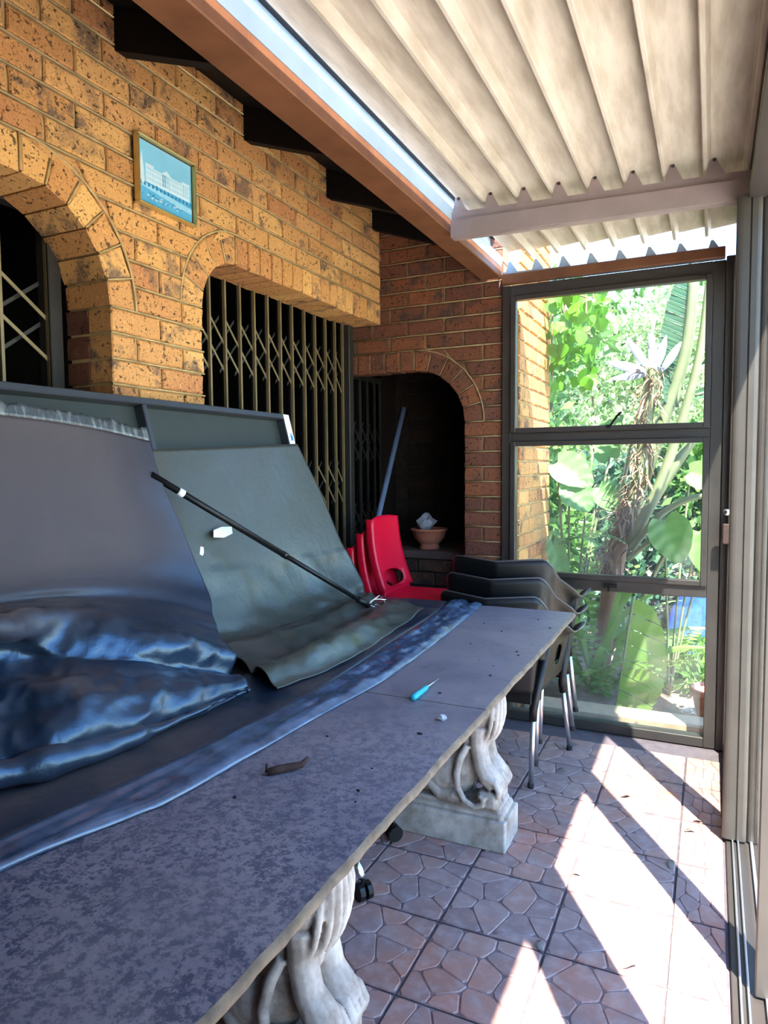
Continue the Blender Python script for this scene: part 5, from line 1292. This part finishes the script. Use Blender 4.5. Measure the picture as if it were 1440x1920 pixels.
def fern(label, base, n, ln, seed, spread=1.0, mat='leaf_fern', wid=0.052, aim=None):
    r = random.Random(seed); root = empty('fern', base, label=label, cat='fern')
    for k in range(n):
        th = 2 * PI * k / n + r.uniform(-.3, .3); e = r.uniform(0.7, 1.35); d = Vector((math.cos(th) * spread * math.cos(e), math.sin(th) * spread * math.cos(e), math.sin(e)))
        if aim: d = (d * 0.6 + Vector(aim)).normalized()
        l = ln * r.uniform(0.7, 1.15); mb = MB(); p = Vector((r.uniform(-.04, .04), r.uniform(-.04, .04), 0)); q = 16
        for i in range(q):
            t_ = i / q; nx = p + d * (l / q); sdv = d.cross(Vector((0, 0, 1))); sdv = sdv.normalized() if sdv.length > 1e-3 else Vector((1, 0, 0))
            w = wid * (math.sin(PI * (0.1 + 0.88 * t_)) ** 0.6)
            for sg in (-1, 1):
                a = p + sdv * (sg * w) + d * (0.012); mb.add([tuple(p), tuple(p + (nx - p) * 0.75), tuple(a + d * 0.01), tuple(a)], [(0, 1, 2, 3)])
            d = (d + Vector((0, 0, -1.5 / q * (0.3 + 1.2 * t_)))).normalized(); p = nx
        mb.build('frond', M[mat], root, recalc=False)
    return root
fern('sword fern at the left of the bottom pane', (-0.80, 4.42, -0.02), 9, 0.85, 31)
fern('sword fern in the middle of the bottom pane', (-0.60, 4.50, -0.02), 8, 0.9, 32)
fern('larger fern with drooping fronds behind the other ferns', (-0.70, 5.0, -0.02), 9, 1.1, 33, wid=0.06)
st_ = empty('strap_plant', (-0.66, 4.62, -0.05), label='clump of long strap leaves between the ferns in the bottom pane', cat='plant')
r = random.Random(77)
for k in range(20):
    th = r.uniform(0, 2 * PI); e = r.uniform(0.9, 1.4); mb = MB()
    blade_leaf(mb, (r.uniform(-.06, .06), r.uniform(-.06, .06), 0), Vector((math.cos(th) * math.cos(e), math.sin(th) * math.cos(e), math.sin(e))), r.uniform(0.7, 1.15), r.uniform(0.035, 0.055), 1.5, 12, Vector((0.2, 1, 0.1)))
    mb.build('leaf', M['leaf_fern'], st_, True, recalc=False)
fern('feathery fern with white sunlit fronds growing at the wall', (-0.86, 4.42, 0.95), 7, 0.36, 34, wid=0.06, mat='leaf_bright', aim=(0.8, -0.1, 0.05))
fern('small fern under the torn banana leaf', (-0.25, 4.85, -0.02), 9, 0.5, 35)
# blue sheet on the ground, clay pot, wire coil
rows = []
for i in range(26):
    row = []
    for j in range(26):
        x = -0.32 + 0.7 * j / 25; y = 5.6 + 1.1 * i / 25; row.append((x - 0.0, y - 6.0, 0.10 + 0.52 * math.sin(PI * i / 25) ** 0.7 * math.sin(PI * j / 25) ** 0.5 + 0.03 * mnoise.noise(Vector((x * 9, y * 9, 0)))))
    rows.append(row)
mb = MB(); mb.grid(rows); o = mb.build('ground_sheet', M['blue_sheet'], None, True); o.location = (0, 6.0, -0.08); solid(o, 0.004); tag(o, 'bright blue speckled sheet heaped on the ground behind the torn leaf', 'sheet')
mb = MB(); mb.lathe([(0.0, 0.0), (0.085, 0.0), (0.12, 0.10), (0.14, 0.22), (0.155, 0.225), (0.157, 0.26), (0.138, 0.262), (0.125, 0.20), (0.0, 0.19)], n=28); o = mb.build('clay_pot', M['terracotta'], None, True); o.scale = (0.8, 0.8, 0.8); o.location = (0.035, 4.33, -0.045); tag(o, 'terracotta clay pot on the ground at the right edge of the bottom pane', 'pot')
mb = MB(); mb.tube([(0.04 * math.cos(a) * (1 - a / 30), 0.04 * math.sin(a) * (1 - a / 30), 0.012 + a * 0.002) for a in np.linspace(0, 14, 50)], 0.0035, 5); o = mb.build('wire_coil', M['white_paper'], None, True); o.location = (-0.10, 4.42, -0.045); tag(o, 'small white coil of wire on the ground outside the window', 'wire')
mb = MB(); mb.box(-0.42, 0.05, 3.93, 4.10, -0.06, 0.012, 0.004); mb.build('path_slab', M['terracotta_path'], bpy.data.objects['kerb_1'])

# fronds bend along the garden wall and the window instead of passing through them
for o in list(bpy.data.objects):
    if o.parent is None and o.name.split('.')[0] in ('fern', 'strap_plant', 'philodendron', 'climbing_vine'):
        L = o.location
        for ch in o.children_recursive:
            if ch.type != 'MESH' or ch.name.startswith('leaf') and o.name.startswith('climbing'): continue
            for v in ch.data.vertices:
                v.co.x = max(v.co.x, -0.992 - L.x); v.co.y = max(v.co.y, 3.925 - L.y)
